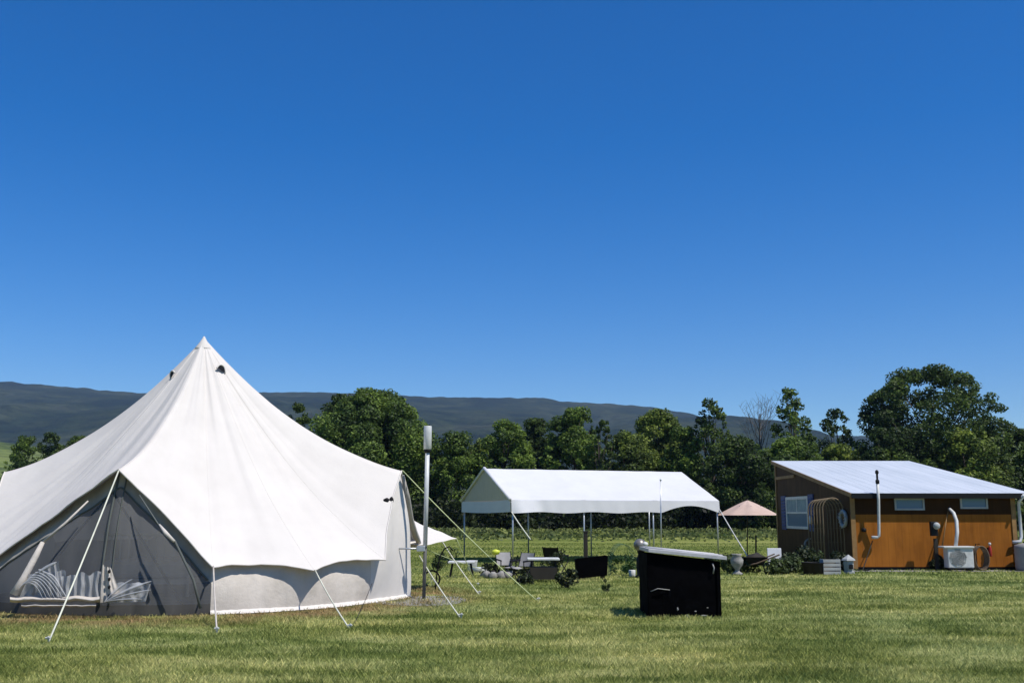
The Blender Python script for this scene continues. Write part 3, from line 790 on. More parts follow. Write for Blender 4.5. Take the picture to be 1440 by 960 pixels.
def val(u, v):
    arc = .30*max(0, math.sin(math.pi*(u-.70)/.30)) if u > .70 else .05*math.sin(u*math.pi*4)**2
    fold = .05*math.sin(u*60)*v*noise.noise(Vector((u*9, 0, 0)))+ (.16*v*math.sin(min(1, u/.14)*math.pi) if u < .14 else 0)
    p = cpt(L*u, -.01-fold-.03*v, zE-.0-(zE-zV-arc)*v); return p
obj('valance', MB().grid(val, 90, 8), m_vinyl, can, True)
obj('valance', MB().grid(lambda u, v: cpt(L*u, W+.01+.03*v, zE-.45*v), 40, 4), m_vinyl, can, True)
for l, off in ((0, -.02), (L, .02)):
    def gab(u, v):
        w = W*u; zt = zE+(zR-zE)*(1-abs(2*u-1)); zb = zE+(0 if l else 0); return cpt(l+off+.03*math.sin(u*40)*(1-v), w, zb+(zt-zb)*v)
    if l == 0:
        obj('gable_panel', MB().grid(gab, 40, 8), m_vinyl_in, can, True)
        obj('gable_border', MB().tube([cpt(-.05, .0, zE+.02), cpt(-.05, W/2, zR+.02), cpt(-.05, W, zE+.02)], .07, 6), m_vinyl, can, True)
        obj('gable_valance', MB().grid(lambda u, v: cpt(l+off*2, W*u, zE-.46*v-.04*math.sin(math.pi*u)), 30, 4), m_vinyl, can, True)
fr = MB()
for l in (0.06, L/3, 2*L/3, L-.06):
    for w0, w1 in ((0.05, W/2), (W-.05, W/2)): fr.tube([cpt(l, w0, zE-.03), cpt(l, w1, zR-.04)], .025, 6)
for w in (.05, W/2, W-.05): fr.tube([cpt(0, w, (zR if w == W/2 else zE)-.06), cpt(L, w, (zR if w == W/2 else zE)-.06)], .025, 6)
obj('frame', fr, m_galv, can, True)
for l in (0.08, L/3, 2*L/3, L-.08):
    for w in (.05, W-.05):
        q = cpt(l, w, 0); obj('leg', MB().tube([(q.x, q.y, gz(q.y)), (q.x, q.y, zE-.05)], .032, 8), m_galv, can, True)
guy(sagline(cpt(0, -.02, zV+.05), P(746, 758, 38.3)), .022, m_rope, False, can)
guy(sagline(P(750, 797, 37.5), at(790, 35)+Vector((0, 0, 0))), .03, m_white, False, can)
e = at(1058, 39.0); guy(sagline(cpt(L, -.02, zV+.15), e), .022, m_white, True, can)
# thin flag pole in front
b = at(930, 36); tp_ = P(929, 676, 36)
t_ = thing('thin_pole', 'thin pale upright pole crossing the right end of the white canopy', 'pole', b)
obj('pole', MB().tube([b, tp_], [.026, .02], 8), m_galv, t_, True); obj('pole_tip', MB().lathe(tp_, [(.02, 0), (.035, .02), (.03, .06), (.005, .09)], 8), m_galv, t_, True)

# ------------------------------------------------------------------ cabin
Yf, Yb = 30.0, 38.4
xl = P(1201, 790, Yf).x; xr = P(1432, 790, Yf).x
zg = gz(Yf); zel = P(1300, 694, Yf).z; zeh = P(1095, 651, Yb).z
cab = thing('cabin', 'orange brown wooden cabin with a sloping pale metal roof', 'cabin', (xl, Yf, zg))
def roof_z(y): return zel+(zeh-zel)*(y-Yf)/(Yb-Yf)
th_ = .12
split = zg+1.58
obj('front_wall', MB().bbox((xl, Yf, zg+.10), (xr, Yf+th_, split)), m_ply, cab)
obj('front_wall_upper', MB().bbox((xl, Yf-.004, split), (xr, Yf+th_-.01, zel-.02)), m_plydark, cab)  # darker brown band with the eave shade painted into it
def sidewall(x0, x1):
    mb = MB(); ya, yb = Yf+th_+.001, Yb
    v = [(x0, ya, zg), (x1, ya, zg), (x1, yb, zg), (x0, yb, zg), (x0, ya, roof_z(ya)-.03), (x1, ya, roof_z(ya)-.03), (x1, yb, roof_z(yb)-.03), (x0, yb, roof_z(yb)-.03)]
    mb.v = v; mb.f = [(3, 2, 1, 0), (4, 5, 6, 7), (0, 1, 5, 4), (1, 2, 6, 5), (2, 3, 7, 6), (3, 0, 4, 7)]; return mb
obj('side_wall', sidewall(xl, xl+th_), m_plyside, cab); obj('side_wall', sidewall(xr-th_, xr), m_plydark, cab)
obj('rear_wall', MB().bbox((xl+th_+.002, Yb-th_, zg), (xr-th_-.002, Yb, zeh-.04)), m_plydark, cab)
mb = MB(); mb.bbox((xl+.02, Yf+.03, zg-.05), (xr-.02, Yf+.1, zg+.10)); obj('foundation', mb, m_dark, cab)
obj('corner_trim', MB().bbox((xl-.03, Yf-.03, zg+.05), (xl+.10, Yf-.006, zel-.06)), m_trimwood, cab)
obj('corner_trim', MB().bbox((xr-.10, Yf-.03, zg+.05), (xr+.03, Yf-.006, zel-.06)), m_trimwood, cab)
obj('corner_trim', MB().bbox((xl-.035, Yb-.12, zg), (xl-.004, Yb+.01, zeh-.1)), m_trimwood, cab)
pass
mb = MB(); zz = zeh-.62; mb.bbox((xl-.04, Yb-2.6, zz), (xl-.003, Yb-.13, zz+.10)); obj('gable_rail', mb, m_trimwood, cab)
# roof slab with standing ribs
ov_f, ov_b, ov_s = .22, .35, .28
ya, yb = Yf-ov_f, Yb+ov_b; za, zb = roof_z(ya), roof_z(yb); x0, x1 = xl-.045, xr+ov_s+.15
mb = MB(); mb.v = [(x0, ya, za), (x1, ya, za), (x1, yb, zb), (x0, yb, zb), (x0, ya, za+.05), (x1, ya, za+.05), (x1, yb, zb+.05), (x0, yb, zb+.05)]
mb.f = [(3, 2, 1, 0), (4, 5, 6, 7), (0, 1, 5, 4), (1, 2, 6, 5), (2, 3, 7, 6), (3, 0, 4, 7)]
nr = int((x1-x0)/.3)
for k in range(nr+1):
    x = x0+.02+k*(x1-x0-.04)/nr; n0 = len(mb.v)
    for (y_, z_) in ((ya, za), (yb, zb)):
        mb.v += [(x-.018, y_, z_+.051), (x-.008, y_, z_+.055), (x+.008, y_, z_+.055), (x+.018, y_, z_+.051)]
    for a in range(3): mb.f.append((n0+a, n0+a+1, n0+5+a, n0+4+a))
    mb.f.append((n0, n0+1, n0+2, n0+3))
rfo = obj('roof', mb, m_roof, cab)
mb = MB(); mb.bbox((x0, ya-.02, za-.10), (x1, ya-.002, za+.045)); obj('fascia', mb, m_dark, rfo)
mb = MB(); mb.v = [(x0-.025, ya, za-.07), (x0-.003, ya, za-.07), (x0-.003, yb, zb-.07), (x0-.025, yb, zb-.07), (x0-.025, ya, za+.045), (x0-.003, ya, za+.045), (x0-.003, yb, zb+.045), (x0-.025, yb, zb+.045)]
mb.f = [(3, 2, 1, 0), (4, 5, 6, 7), (0, 1, 5, 4), (1, 2, 6, 5), (2, 3, 7, 6), (3, 0, 4, 7)]; obj('rake_board', mb, m_trimwood, rfo)
# front clerestory windows
for (pa, pb) in (((1257, 700), (1300, 717)), ((1349, 698), (1389, 715))):
    a_ = P(*pa, Yf-.01); c_ = P(*pb, Yf-.01); fw = .05
    mb = MB(); y0, y1 = Yf-.05, Yf-.006
    mb.bbox((a_.x, y0, c_.z), (c_.x, y1, c_.z+fw)); mb.bbox((a_.x, y0, a_.z-fw), (c_.x, y1, a_.z)); mb.bbox((a_.x, y0, c_.z+fw), (a_.x+fw, y1, a_.z-fw)); mb.bbox((c_.x-fw, y0, c_.z+fw), (c_.x, y1, a_.z-fw))
    w_ = obj('window', mb, m_frame, cab); obj('pane', MB().bbox((a_.x+fw, Yf-.02, c_.z+fw), (c_.x-fw, Yf-.007, a_.z-fw)), m_glass, w_)
# side wall window with shutters (on the shaded left wall); px -> depth along wall
def ydepth(px):   # y on plane x=xl
    Y = 30.0
    while P(px, 740, Y).x > xl and Y > 5: Y -= .02
    while P(px, 740, Y).x < xl and Y < 60: Y += .02
    return Y
# wall plane: nearer px larger
def zat(row, Y): return P(1120, row, Y).z
ya_, yb_ = ydepth(1139), ydepth(1108); zt, zb_ = zat(697, ya_), zat(744, ya_)
xw = xl-.006; mb = MB(); fw = .09
lo, hi = min(ya_, yb_), max(ya_, yb_)
for (p0, p1) in (((xw-.04, lo, zb_), (xw, hi, zb_+fw)), ((xw-.04, lo, zt-fw), (xw, hi, zt)), ((xw-.04, lo, zb_+fw), (xw, lo+fw*1.3, zt-fw)), ((xw-.04, hi-fw*1.3, zb_+fw), (xw, hi, zt-fw)), ((xw-.035, lo+fw, (zt+zb_)/2-.03), (xw, hi-fw, (zt+zb_)/2+.03)), ((xw-.03, (lo+hi)/2-.03, (zt+zb_)/2+.03), (xw, (lo+hi)/2+.03, zt-fw))): mb.bbox(p0, p1)
w_ = obj('window', mb, m_white, cab)
obj('pane', MB().bbox((xw-.012, lo+fw, zb_+fw), (xw-.002, hi-fw, zt-fw)), m_glass, w_)
obj('curtain', MB().grid(lambda u, v: (xw-.016+.003*math.sin(u*40), lo+fw+(hi-lo-2*fw)*u, (zt+zb_)/2+.04+v*((zt-zb_)/2-fw-.05)), 30, 3), m_curtain, w_, True)
for (s0, s1) in ((lo-.62, lo-.05), (hi+.05, hi+.62)):
    sh = MB(); sh.bbox((xw-.04, s0, zb_-.05), (xw-.002, s1, zt+.05))
    for k in range(9): sh.box((xw-.045, (s0+s1)/2, zb_+.1+k*(zt-zb_-.2)/8), (.02, abs(s1-s0)-.12, .05), ry=.4)
    obj('shutter', sh, m_blue, cab)
obj('wall_lamp', MB().lathe((xl-.12, ydepth(1146), zat(736, ydepth(1146))), [(.05, 0), (.08, .03), (.08, .2), (.04, .26)], 10), m_white, cab, True)
# vent pipes
p0, p1, p2, p3 = P(1226, 755, Yf-.16), P(1236, 755, Yf-.16), P(1236, 750, Yf-.16), P(1233, 680, Yf-.34)
p3 = Vector((p1.x, Yf-.30, p3.z)); o_ = MB().tube([p0, P(1233.5, 755, Yf-.16), P(1236, 753, Yf-.17), P(1236, 748, Yf-.18), Vector((p1.x, Yf-.30, zel-.2)), p3], .042, 10)
vp = obj('vent_pipe', o_, m_white, cab, True)
q_ = p3; obj('pipe_top', MB().lathe(q_, [(.035, 0), (.055, .02), (.055, .10), (.03, .13), (.03, .28), (.05, .30), (.05, .36), (.02, .40)], 12), m_dark, vp, True)
q0 = Vector((xr+.12, Yf-.05, 0)); mb = MB()
mb.tube([(q0.x+.05, Yf-.3, zel-.04), (q0.x, q0.y, zel-.25), (q0.x, q0.y, zg+.95), (q0.x-.05, q0.y-.03, zg+.82), (q0.x-.28, q0.y-.05, zg+.80)], .045, 10)
obj('downpipe', mb, m_pvc, cab, True)
obj('wall_socket', MB().lathe(P(1215, 745, Yf-.05), [(.05, -.05), (.07, -.03), (.07, .04), (.03, .06)], 10), m_dark, cab, True)
# gravel apron
mb = MB(); xa, xb = xl-.3, xr+2.5
mb.grid(lambda u, v: (xa+(xb-xa)*u, Yf-1.05+1.6*v+.12*noise.noise(Vector((u*9, v, 0))), gz(Yf-1.05+1.6*v)+.012), 60, 6)
o = obj('gravel_apron', mb, m_gravel); o['kind'] = 'structure'
# heat pump
hp = P(1349, 798, Yf-.7); hb = Vector((hp.x, Yf-.7, gz(Yf-.7)+.02)); hw, hd, hh = .72, .32, .56
t_ = thing('heat_pump', 'white outdoor heat pump unit standing in front of the cabin wall', 'heat pump', hb)
obj('casing', MB().box(hb+Vector((0, 0, .08+hh/2)), (hw, hd, hh)), m_white, t_, bevel=.025)
obj('lid', MB().box(hb+Vector((-.05, 0, .09+hh)), (hw+.14, hd+.08, .05)), m_white, t_, bevel=.01)
mb = MB(); c_ = hb+Vector((-.08, -hd/2-.012, .08+hh/2))
for k in range(4):
    rr_ = .07+.05*k; mb.tube([c_+Vector((rr_*math.cos(a), 0, rr_*math.sin(a))) for a in np.linspace(0, 2*math.pi, 25)], .006, 4, False)
for k in range(4): a = k*math.pi/4; mb.tube([c_+Vector((.22*math.cos(a), 0, .22*math.sin(a))), c_-Vector((.22*math.cos(a), 0, .22*math.sin(a)))], .004, 4)
obj('fan_grille', mb, m_frame, t_)
obj('fan_opening', MB().tube([c_+Vector((0, .02, 0)), c_+Vector((0, .006, 0))], .19, 24), m_plank, t_)
mb = MB(); 
for k in range(5):
    a = k*2*math.pi/5; 
    mb.quad(c_+Vector((.03*math.cos(a), .004, .03*math.sin(a))), c_+Vector((.25*math.cos(a), .004, .25*math.sin(a))), c_+Vector((.25*math.cos(a+.7), .008, .25*math.sin(a+.7))), c_+Vector((.03*math.cos(a+.7), .008, .03*math.sin(a+.7))))
obj('fan', mb, m_skin_stone, t_)
for sx in (-.28, .28): obj('foot', MB().box(hb+Vector((sx, 0, .04)), (.08, hd, .08)), m_dark, t_)
mb = MB(); pts = [P(1344, 768, Yf-.55), P(1346, 748, Yf-.5), P(1345, 732, Yf-.42), P(1341, 721, Yf-.3), P(1335, 715, Yf-.1)]
mb.tube(pts, [.05, .05, .05, .048, .045], 10); obj('flexible_duct', mb, m_white, t_, True)
# electric meter on a post
mp = at(1316, Yf-.45); t_ = thing('meter_post', 'dark post with a round glass electric meter left of the heat pump', 'meter', mp)
obj('post', MB().box(mp+Vector((.05, .05, .45)), (.10, .06, .9)), m_darkwood, t_)
obj('meter_box', MB().box(P(1313, 743, Yf-.45), (.20, .12, .40)), m_dark, t_, bevel=.015)
c_ = P(1317, 739, Yf-.55); mb = MB()
mb.grid(lambda u, v: c_+Vector((.10*math.cos(2*math.pi*u)*math.cos(v*math.pi/2), -.08*math.sin(v*math.pi/2), .10*math.sin(2*math.pi*u)*math.cos(v*math.pi/2))), 16, 6); obj('meter_glass', mb, m_frame, t_, True)
mb = MB(); mb.tube([P(1325, 768, Yf-.42), P(1330, 735, Yf-.2), P(1334, 716, Yf-.05)], .018, 6); obj('conduit', mb, m_trimwood, t_, True)
# hose coil, extinguisher, tank
hp2 = at(1375, Yf-.45); t_ = thing('hose_coil', 'dark garden hose hung in a tall coil right of the heat pump', 'hose', hp2)
mb = MB()
for k in range(5): mb.tube([hp2+Vector((.20*math.cos(a)+.02*k, -.03*k, .36+.33*math.sin(a))) for a in np.linspace(0, 2*math.pi, 25)], .016, 5, False)
obj('coil', mb, m_wood, t_, True); obj('hanger', MB().tube([hp2+Vector((.04, .15, 0)), hp2+Vector((.04, .15, .75)), hp2+Vector((.04, -.1, .75))], .014, 6), m_dark, t_)
c_ = P(1393, 782, Yf-.12); t_ = thing('fire_extinguisher', 'small red extinguisher with a pale top mounted low on the cabin wall', 'extinguisher', c_)
obj('cylinder', MB().lathe(c_, [(.035, 0), (.045, .02), (.045, .22), (.03, .27), (.02, .31)], 12), m_red, t_, True)
obj('valve', MB().lathe(c_+Vector((0, 0, .31)), [(.02, 0), (.035, .02), (.04, .06), (.02, .08)], 10), m_white, t_, True)
obj('bracket', MB().box(c_+Vector((0, .085, .15)), (.06, .07, .2)), m_dark, t_)
tb = at(1452, Yf-.6); t_ = thing('water_tank', 'grey ribbed water tank at the right corner of the cabin', 'tank', tb)
pr_ = [(.44, 0)]+[(.44+.012*(k % 2), .08+k*.06) for k in range(10)]+[(.43, .72), (.2, .78)]
obj('tank_body', MB().lathe(tb, pr_, 28), m_plank, t_, True); obj('tank_lid', MB().lathe(tb+Vector((0, 0, .775)), [(.2, 0), (.2, .04), (.04, .06)], 16), m_dark, t_, True)
# leaning rake
a_ = at(1207, Yf-.75); t_ = thing('rake', 'dark long handled rake leaning on the cabin wall under the elbow pipe', 'rake', a_)
a2 = at(1212, Yf-.55); obj('handle', MB().tube([a2, P(1227, 760, Yf-.06)], .014, 6), m_darkwood, t_)
mb = MB(); mb.box(a2+Vector((0, 0, .03)), (.4, .03, .03))
for k in range(9): mb.box(a2+Vector((-.18+k*.045, -.03, .015)), (.01, .06, .01))
obj('rake_head', mb, m_dark, t_)
# wreath on side wall
c_ = Vector((xl-.07, ydepth(1190), zat(729, ydepth(1190)))); mb = MB(); rr0 = random.Random(4)
mb.tube([c_+Vector((0, .26*math.cos(a), .22*math.sin(a))) for a in np.linspace(0, 2*math.pi, 25)], .05, 8, False)
for k in range(60):
    a = rr0.random()*6.28; q_ = c_+Vector((0, .26*math.cos(a), .22*math.sin(a))); mb.tube([q_, q_+Vector((rr0.uniform(-.08, 0), rr0.uniform(-.12, .12), rr0.uniform(-.12, .12)))], [.02, .006], 4)
o = obj('wreath', mb, m_frame, None, True); tag(o, 'pale round twig wreath on the shaded side wall of the cabin', 'wreath')
# hooped trellis tunnel beside the shaded wall
tb = at(1172, 31.5); t_ = thing('trellis_tunnel', 'rusty wire tunnel of tall hoops along the shaded cabin wall', 'trellis', tb)
hoops = [(1202, 30.5), (1192, 30.8), (1182, 31.1), (1172, 31.4), (1162, 31.7), (1153, 32.0)]
hp_ = []
for (px, Y) in hoops:
    p = at(px, Y); hpts = []
    for k in range(17):
        a = math.pi*k/16; hpts.append(Vector((xl-.38+.30*math.cos(a), Y, gz(Y)+1.75+.32*math.sin(a))))
    full = [Vector((hpts[0].x, Y, gz(Y)))]+hpts+[Vector((hpts[-1].x, Y, gz(Y)))]
    hp_.append(full); obj('hoop', MB().tube(full, .020, 6), m_terra, t_, True)
mb = MB()
for idx in (1, 4, 7, 10, 13, 16):
    mb.tube([h[idx] for h in hp_], .006, 4)
for z in (.4, .8, 1.2):
    for s in (0, -1): mb.tube([Vector((h[s].x, h[s].y, gz(h[s].y)+z)) for h in hp_], .006, 4)
obj('cross_wire', mb, m_terra, t_)

# ------------------------------------------------------------------ parasol by the wood side
b = at(1051, 44); t_ = thing('parasol', 'faded pink beige parasol standing left of the cabin', 'parasol', b)
tz = P(1055, 703, 44).z; ez = P(1010, 724, 44).z; Rp = 1.32
def para(u, v):
    a = 2*math.pi*u; k = 8; seg = abs(((u*k) % 1)-.5)*2; rr_ = Rp*v*(1-.08*(1-seg))
    return Vector((b.x+.1+rr_*math.cos(a), b.y+rr_*math.sin(a), tz+(ez-tz)*(v**1.15)-.04*(1-seg)*v*(1-v)*2))
obj('canopy', MB().grid(para, 64, 10), m_pink, t_, True)
obj('pole', MB().tube([b, (b.x+.1, b.y, tz+.06)], .024, 8), m_darkwood, t_, True)
obj('base', MB().lathe(b, [(.28, 0), (.28, .06), (.06, .12)], 16), m_dark, t_, True)
mb = MB()
for k in range(8): a = 2*math.pi*k/8; mb.tube([(b.x+.1, b.y, tz-.5), (b.x+.1+.65*math.cos(a), b.y+.65*math.sin(a), tz-.24)], .008, 4)
obj('ribs', mb, m_darkwood, t_)

# ------------------------------------------------------------------ black clad bin with pale lid
a_ = G(905, 868); c_ = G(1014, 870); Yb0 = (a_.y+c_.y)/2; wB = c_.x-a_.x; dB = .90
cx = (a_.x+c_.x)/2; hL = P(905, 778, Yb0).z; hR = P(1014, 790, Yb0).z
t_ = thing('storage_bin', 'black sheet covered box with a sloping pale lid alone on the lawn', 'bin', (cx, Yb0+dB/2, 0))
x0, x1, y0, y1 = cx-wB/2+.05, cx+wB/2+.03, Yb0, Yb0+dB
def side(pa, pb, za, zb, nrm, sd):
    def fn(u, v):
        p = Vector(pa).lerp(Vector(pb), u); h = za+(zb-za)*u; w = .010*noise.noise(Vector((u*4, v*3, sd)))+.006*noise.noise(Vector((u*12, v*9, sd)))
        return p+Vector(nrm)*w*(1 if 0 < u < 1 else 0)+Vector((0, 0, .02+(h-.02)*v))
    return fn
mb = MB(); mb.grid(side((x0, y0, 0), (x1, y0, 0), hL, hR, (0, -1, 0), 1), 30, 24); mb.grid(side((x1, y0, 0), (x1, y1, 0), hR, hR, (1, 0, 0), 2), 20, 24)
mb.grid(side((x1, y1, 0), (x0, y1, 0), hR, hL, (0, 1, 0), 3), 20, 12); mb.grid(side((x0, y1, 0), (x0, y0, 0), hL, hL, (-1, 0, 0), 4), 20, 24)
obj('box_body', mb, m_black, t_, True)
mb = MB(); zl, zr = P(905, 776, Yb0-.05).z, P(1024, 787, Yb0-.05).z; xa, xb = x0+.015, x1+.085
def lidz(x): return zl+(zr-zl)*(x-xa)/(xb-xa)
th2 = .048
v = []
for dz_ in (0.0, th2):
    for (x, y) in ((xa, y0-.06), (xb, y0-.06), (xb, y1+.05), (xa, y1+.05)): v.append((x, y, lidz(x)+dz_))
mb.v = v; mb.f = [(3, 2, 1, 0), (4, 5, 6, 7), (0, 1, 5, 4), (1, 2, 6, 5), (2, 3, 7, 6), (3, 0, 4, 7)]
ld = obj('lid', mb, m_lid, t_, bevel=.004)
mb = MB()
for k in range(3):
    y = y0+.14+k*.3; n0 = len(mb.v)
    mb.tube([(xa+.02, y, lidz(xa)+th2+.004), (xb-.02, y, lidz(xb)+th2+.004)], .012, 6)
obj('lid_rib', mb, m_lid, ld, True)
for xx in (x0+.03, x1-.03):
    obj('corner_post', MB().bbox((xx-.022, y0-.02, 0), (xx+.022, y0-.004, min(hL, hR)-.03)), m_black, t_)
mb = MB(); mb.bbox((x0, y0-.022, .0), (x1, y0-.005, .035)); obj('base_rail', mb, m_black, t_)
for (px, py, w, h) in ((953, 856, .025, .04), (967, 866, .018, .05), (941, 869, .04, .02), (990, 865, .09, .02), (978, 859, .03, .015), (995, 854, .025, .012)):
    q_ = P(px, py, y0-.03); obj('paint_chip', MB().blob((q_.x, q_.y, q_.z), (w/2, .008, h/2), px, 5, .3), m_plank, t_, True)
obj('handle', MB().tube([P(1002, 792, y0-.02), P(1004, 798, y0-.05), P(1003, 806, y0-.02)], .010, 6), m_plank, t_, True)
obj('hasp', MB().tube([P(915, 831, y0-.02), P(925, 827, y0-.04), P(942, 829, y0-.02)], .006, 5), m_plank, t_, True)

# globe on dark stand behind bin
b = G(902, 812); t_ = thing('garden_globe', 'pale mirrored globe on a dark stand just behind the black bin', 'garden ornament', b)
gt = P(900, 766, b.y)
obj('stand', MB().lathe(b, [(.16, 0), (.17, .03), (.10, .08), (.12, .25), (.11, .45), (.07, .55), (.10, gt.z-b.z-.12), (.12, gt.z-b.z-.09)], 14), m_dark, t_, True)
gl = MB(); gl.blob(gt, (.155, .155, .15), 3, 12, .02); m_chrome = mat('worn_globe', (.30, .28, .25), .4, (.12, .11, .10), 9, metal=.5)
obj('globe', gl, m_chrome, t_, True)
c_ = P(907, 765, b.y-.1); obj('globe_highlight', MB().blob(c_, (.075, .06, .06), 6, 8, .1), m_white, t_, True)  # white blob added as the highlight on the globe
b = G(889, 811); o = obj('paint_pot', MB().lathe(b, [(.07, 0), (.08, .02), (.085, .16), (.075, .17)], 12), m_white, None, True); tag(o, 'little white pot beside the dark stand of the globe', 'pot')

# ------------------------------------------------------------------ camp clutter beyond the bell tent
def table(px, row, wpx, label, drape=False, seed=0, hgt=.45, dep=.6, m=m_white):
    b = G(px, row); w = wpx*b.y/F; T = thing('camp_table', label, 'table', b, 'camp tables on the meadow')
    obj('tabletop', MB().box(b+Vector((0, 0, hgt)), (w, dep, .045)), m, T, bevel=.012)
    for sx in (-1, 1):
        for sy in (-1, 1): obj('leg', MB().tube([b+Vector((sx*(w/2-.04), sy*(dep/2-.05), 0)), b+Vector((sx*(w/2-.10), sy*(dep/2-.08), hgt-.02))], .016, 6), m_dark, T)
    if drape: obj('shelf', MB().box(b+Vector((0, 0, .2)), (w-.12, dep-.1, .26)), m_darkwood, T)
    return T
table(649, 811, 36, 'small white folding table nearest the antenna pole', seed=1, hgt=.36)
table(764, 818, 44, 'white topped table with a dark shelf left of the wooden post', True, hgt=.50)
def chair(px, row, label, rz, m=m_dark, s=1.0):
    b = G(px, row); T = thing('camp_chair', label, 'chair', b, 'camp chairs on the meadow')
    c_, s_ = math.cos(rz), math.sin(rz)
    def L_(x, y, z): return b+Vector((c_*x-s_*y, s_*x+c_*y, z))*s
    obj('seat', MB().grid(lambda u, v: L_(-.25+.5*u, -.22+.46*v, .38-.05*math.sin(math.pi*u)), 8, 6), m, T, True)
    obj('backrest', MB().grid(lambda u, v: L_(-.25+.5*u, .24+.16*v+.04*math.sin(math.pi*u), .40+.42*v), 8, 6), m, T, True)
    for sx in (-.26, .26):
        obj('leg', MB().tube([L_(sx, -.26, 0), L_(sx, .26, .42), L_(sx, .42, .84)], .013, 6), m_dark, T)
        obj('leg', MB().tube([L_(sx, .28, 0), L_(sx, -.24, .40), L_(sx, -.24, .56)], .013, 6), m_dark, T)
        obj('armrest', MB().tube([L_(sx, -.26, .57), L_(sx, .32, .60)], .02, 6), m_dark, T)
    return T
chair(712, 812, 'grey folding chair between the two camp tables', .3, m_plank, .72)
chair(733, 814, 'folding chair with pale seat touching the dark shelf table', -.6, m_plank, .72)
chair(783, 808, 'black folding chair standing right behind the dark shelf table', 2.6, m_dark, .85)
# stones in a fire ring
q = G(699, 812); t_ = thing('fire_ring', 'ring of pale stones round charred logs left of the grey folding chair', 'fire ring', q)
for k in range(10):
    a = k*.628; obj('stone', MB().blob(q+Vector((.30*math.cos(a), .30*math.sin(a), .06)), (.11, .09, .10), k, 6, .3), m_skin_stone, t_, True)
for k in range(3): a = k*1.1; obj('log', MB().tube([q+Vector((.22*math.cos(a), .22*math.sin(a), .04)), q-Vector((.22*math.cos(a), .22*math.sin(a), -.16))], .035, 7), m_darkwood, t_, True)
# white bucket far
q = G(664, 803); t_ = thing('bucket', 'white bucket standing alone in the grass left of the yellow marker', 'bucket', q)
obj('pail', MB().lathe(q, [(.11, 0), (.12, .02), (.15, .28), (.155, .30), (.14, .30), (.11, .06)], 14), m_white, t_, True); obj('handle', MB().tube([q+Vector((.15*math.cos(a), -.02, .29-.18*math.sin(a)*.6)) for a in np.linspace(0, math.pi, 9)], .008, 4), m_galv, t_)
q = G(675, 804); t_ = tag(obj('tub', MB().lathe(q, [(.16, 0), (.18, .02), (.2, .12), (.17, .13)], 14), m_white, None, True), 'low white tub right of the white bucket', 'tub')
# curved shepherd hook / cane frame
q = G(612, 830); t_ = thing('plant_hook', 'dark curved plant hook with a leafy basket right of the antenna pole', 'plant hook', q)
pts = [q, P(615, 800, q.y), P(619, 782, q.y), P(625, 771, q.y), P(632, 768, q.y), P(637, 774, q.y)]
obj('hook', MB().tube(pts, .014, 6), m_dark, t_, True)
r_ = np.random.default_rng(3); e = P(639, 777, q.y); fast_polys('foliage', leaf_cards(np.array([tuple(e)]), np.array([.12]), 60, .05, r_), 4, m_shrub, t_)
q = G(607, 826); t_ = thing('bicycle_wheel', 'dark spoked wheel leaning at the foot of the antenna pole', 'wheel', q); c_ = q+Vector((0, 0, .17))
obj('rim', MB().tube([c_+Vector((.16*math.cos(a), 0, .16*math.sin(a))) for a in np.linspace(0, 2*math.pi, 25)], .018, 6, False), m_dark, t_, True)
mb = MB()
for k in range(8): a = k*math.pi/4; mb.tube([c_, c_+Vector((.16*math.cos(a), 0, .16*math.sin(a)))], .003, 3)
obj('spoke', mb, m_galv, t_)
# black trough and wooden post
a_ = G(809, 814); w = 44*a_.y/F; h_ = .50; q = a_+Vector((w/2, 0, 0))
t_ = thing('trough', 'long black trough with flared sides in front of the wooden post', 'trough', q)
mb = MB()
for (wb, wt, flip) in ((.93, 1.0, 0), (.87, .94, 1)):
    n0 = len(mb.v); z0 = .06 if not flip else .12
    for (s, z) in ((wb, z0), (wt, h_)):
        for sx, sy in ((-1, -1), (1, -1), (1, 1), (-1, 1)): mb.v.append((q.x+sx*w/2*s, q.y+sy*.26*s, q.z+z+(.04*sx)))
    fs = [(0, 1, 5, 4), (1, 2, 6, 5), (2, 3, 7, 6), (3, 0, 4, 7), (3, 2, 1, 0)]
    for f in fs: mb.f.append(tuple(n0+i for i in (f if not flip else f[::-1])))
for i in range(4): mb.f.append((4+i, 4+(i+1) % 4, 13-1+(i+1) % 4, 12+i))
obj('basin', mb, m_black, t_)
for sx in (-.35, .35): obj('foot', MB().box(q+Vector((sx*w, 0, .05)), (.08, .4, .1)), m_darkwood, t_)
b = at(824, a_.y+.6); tp_ = P(824, 748, a_.y+.6); t_ = thing('wooden_post', 'dark square wooden post rising behind the black trough', 'post', b)
mb = MB(); mb.bbox((b.x-.045, b.y-.045, b.z), (b.x+.045, b.y+.045, tp_.z)); obj('shaft', mb, m_darkwood, t_, bevel=.008)
mb = MB(); mb.box((b.x, b.y, tp_.z+.015), (.11, .11, .03)); obj('post_cap', mb, m_darkwood, t_)
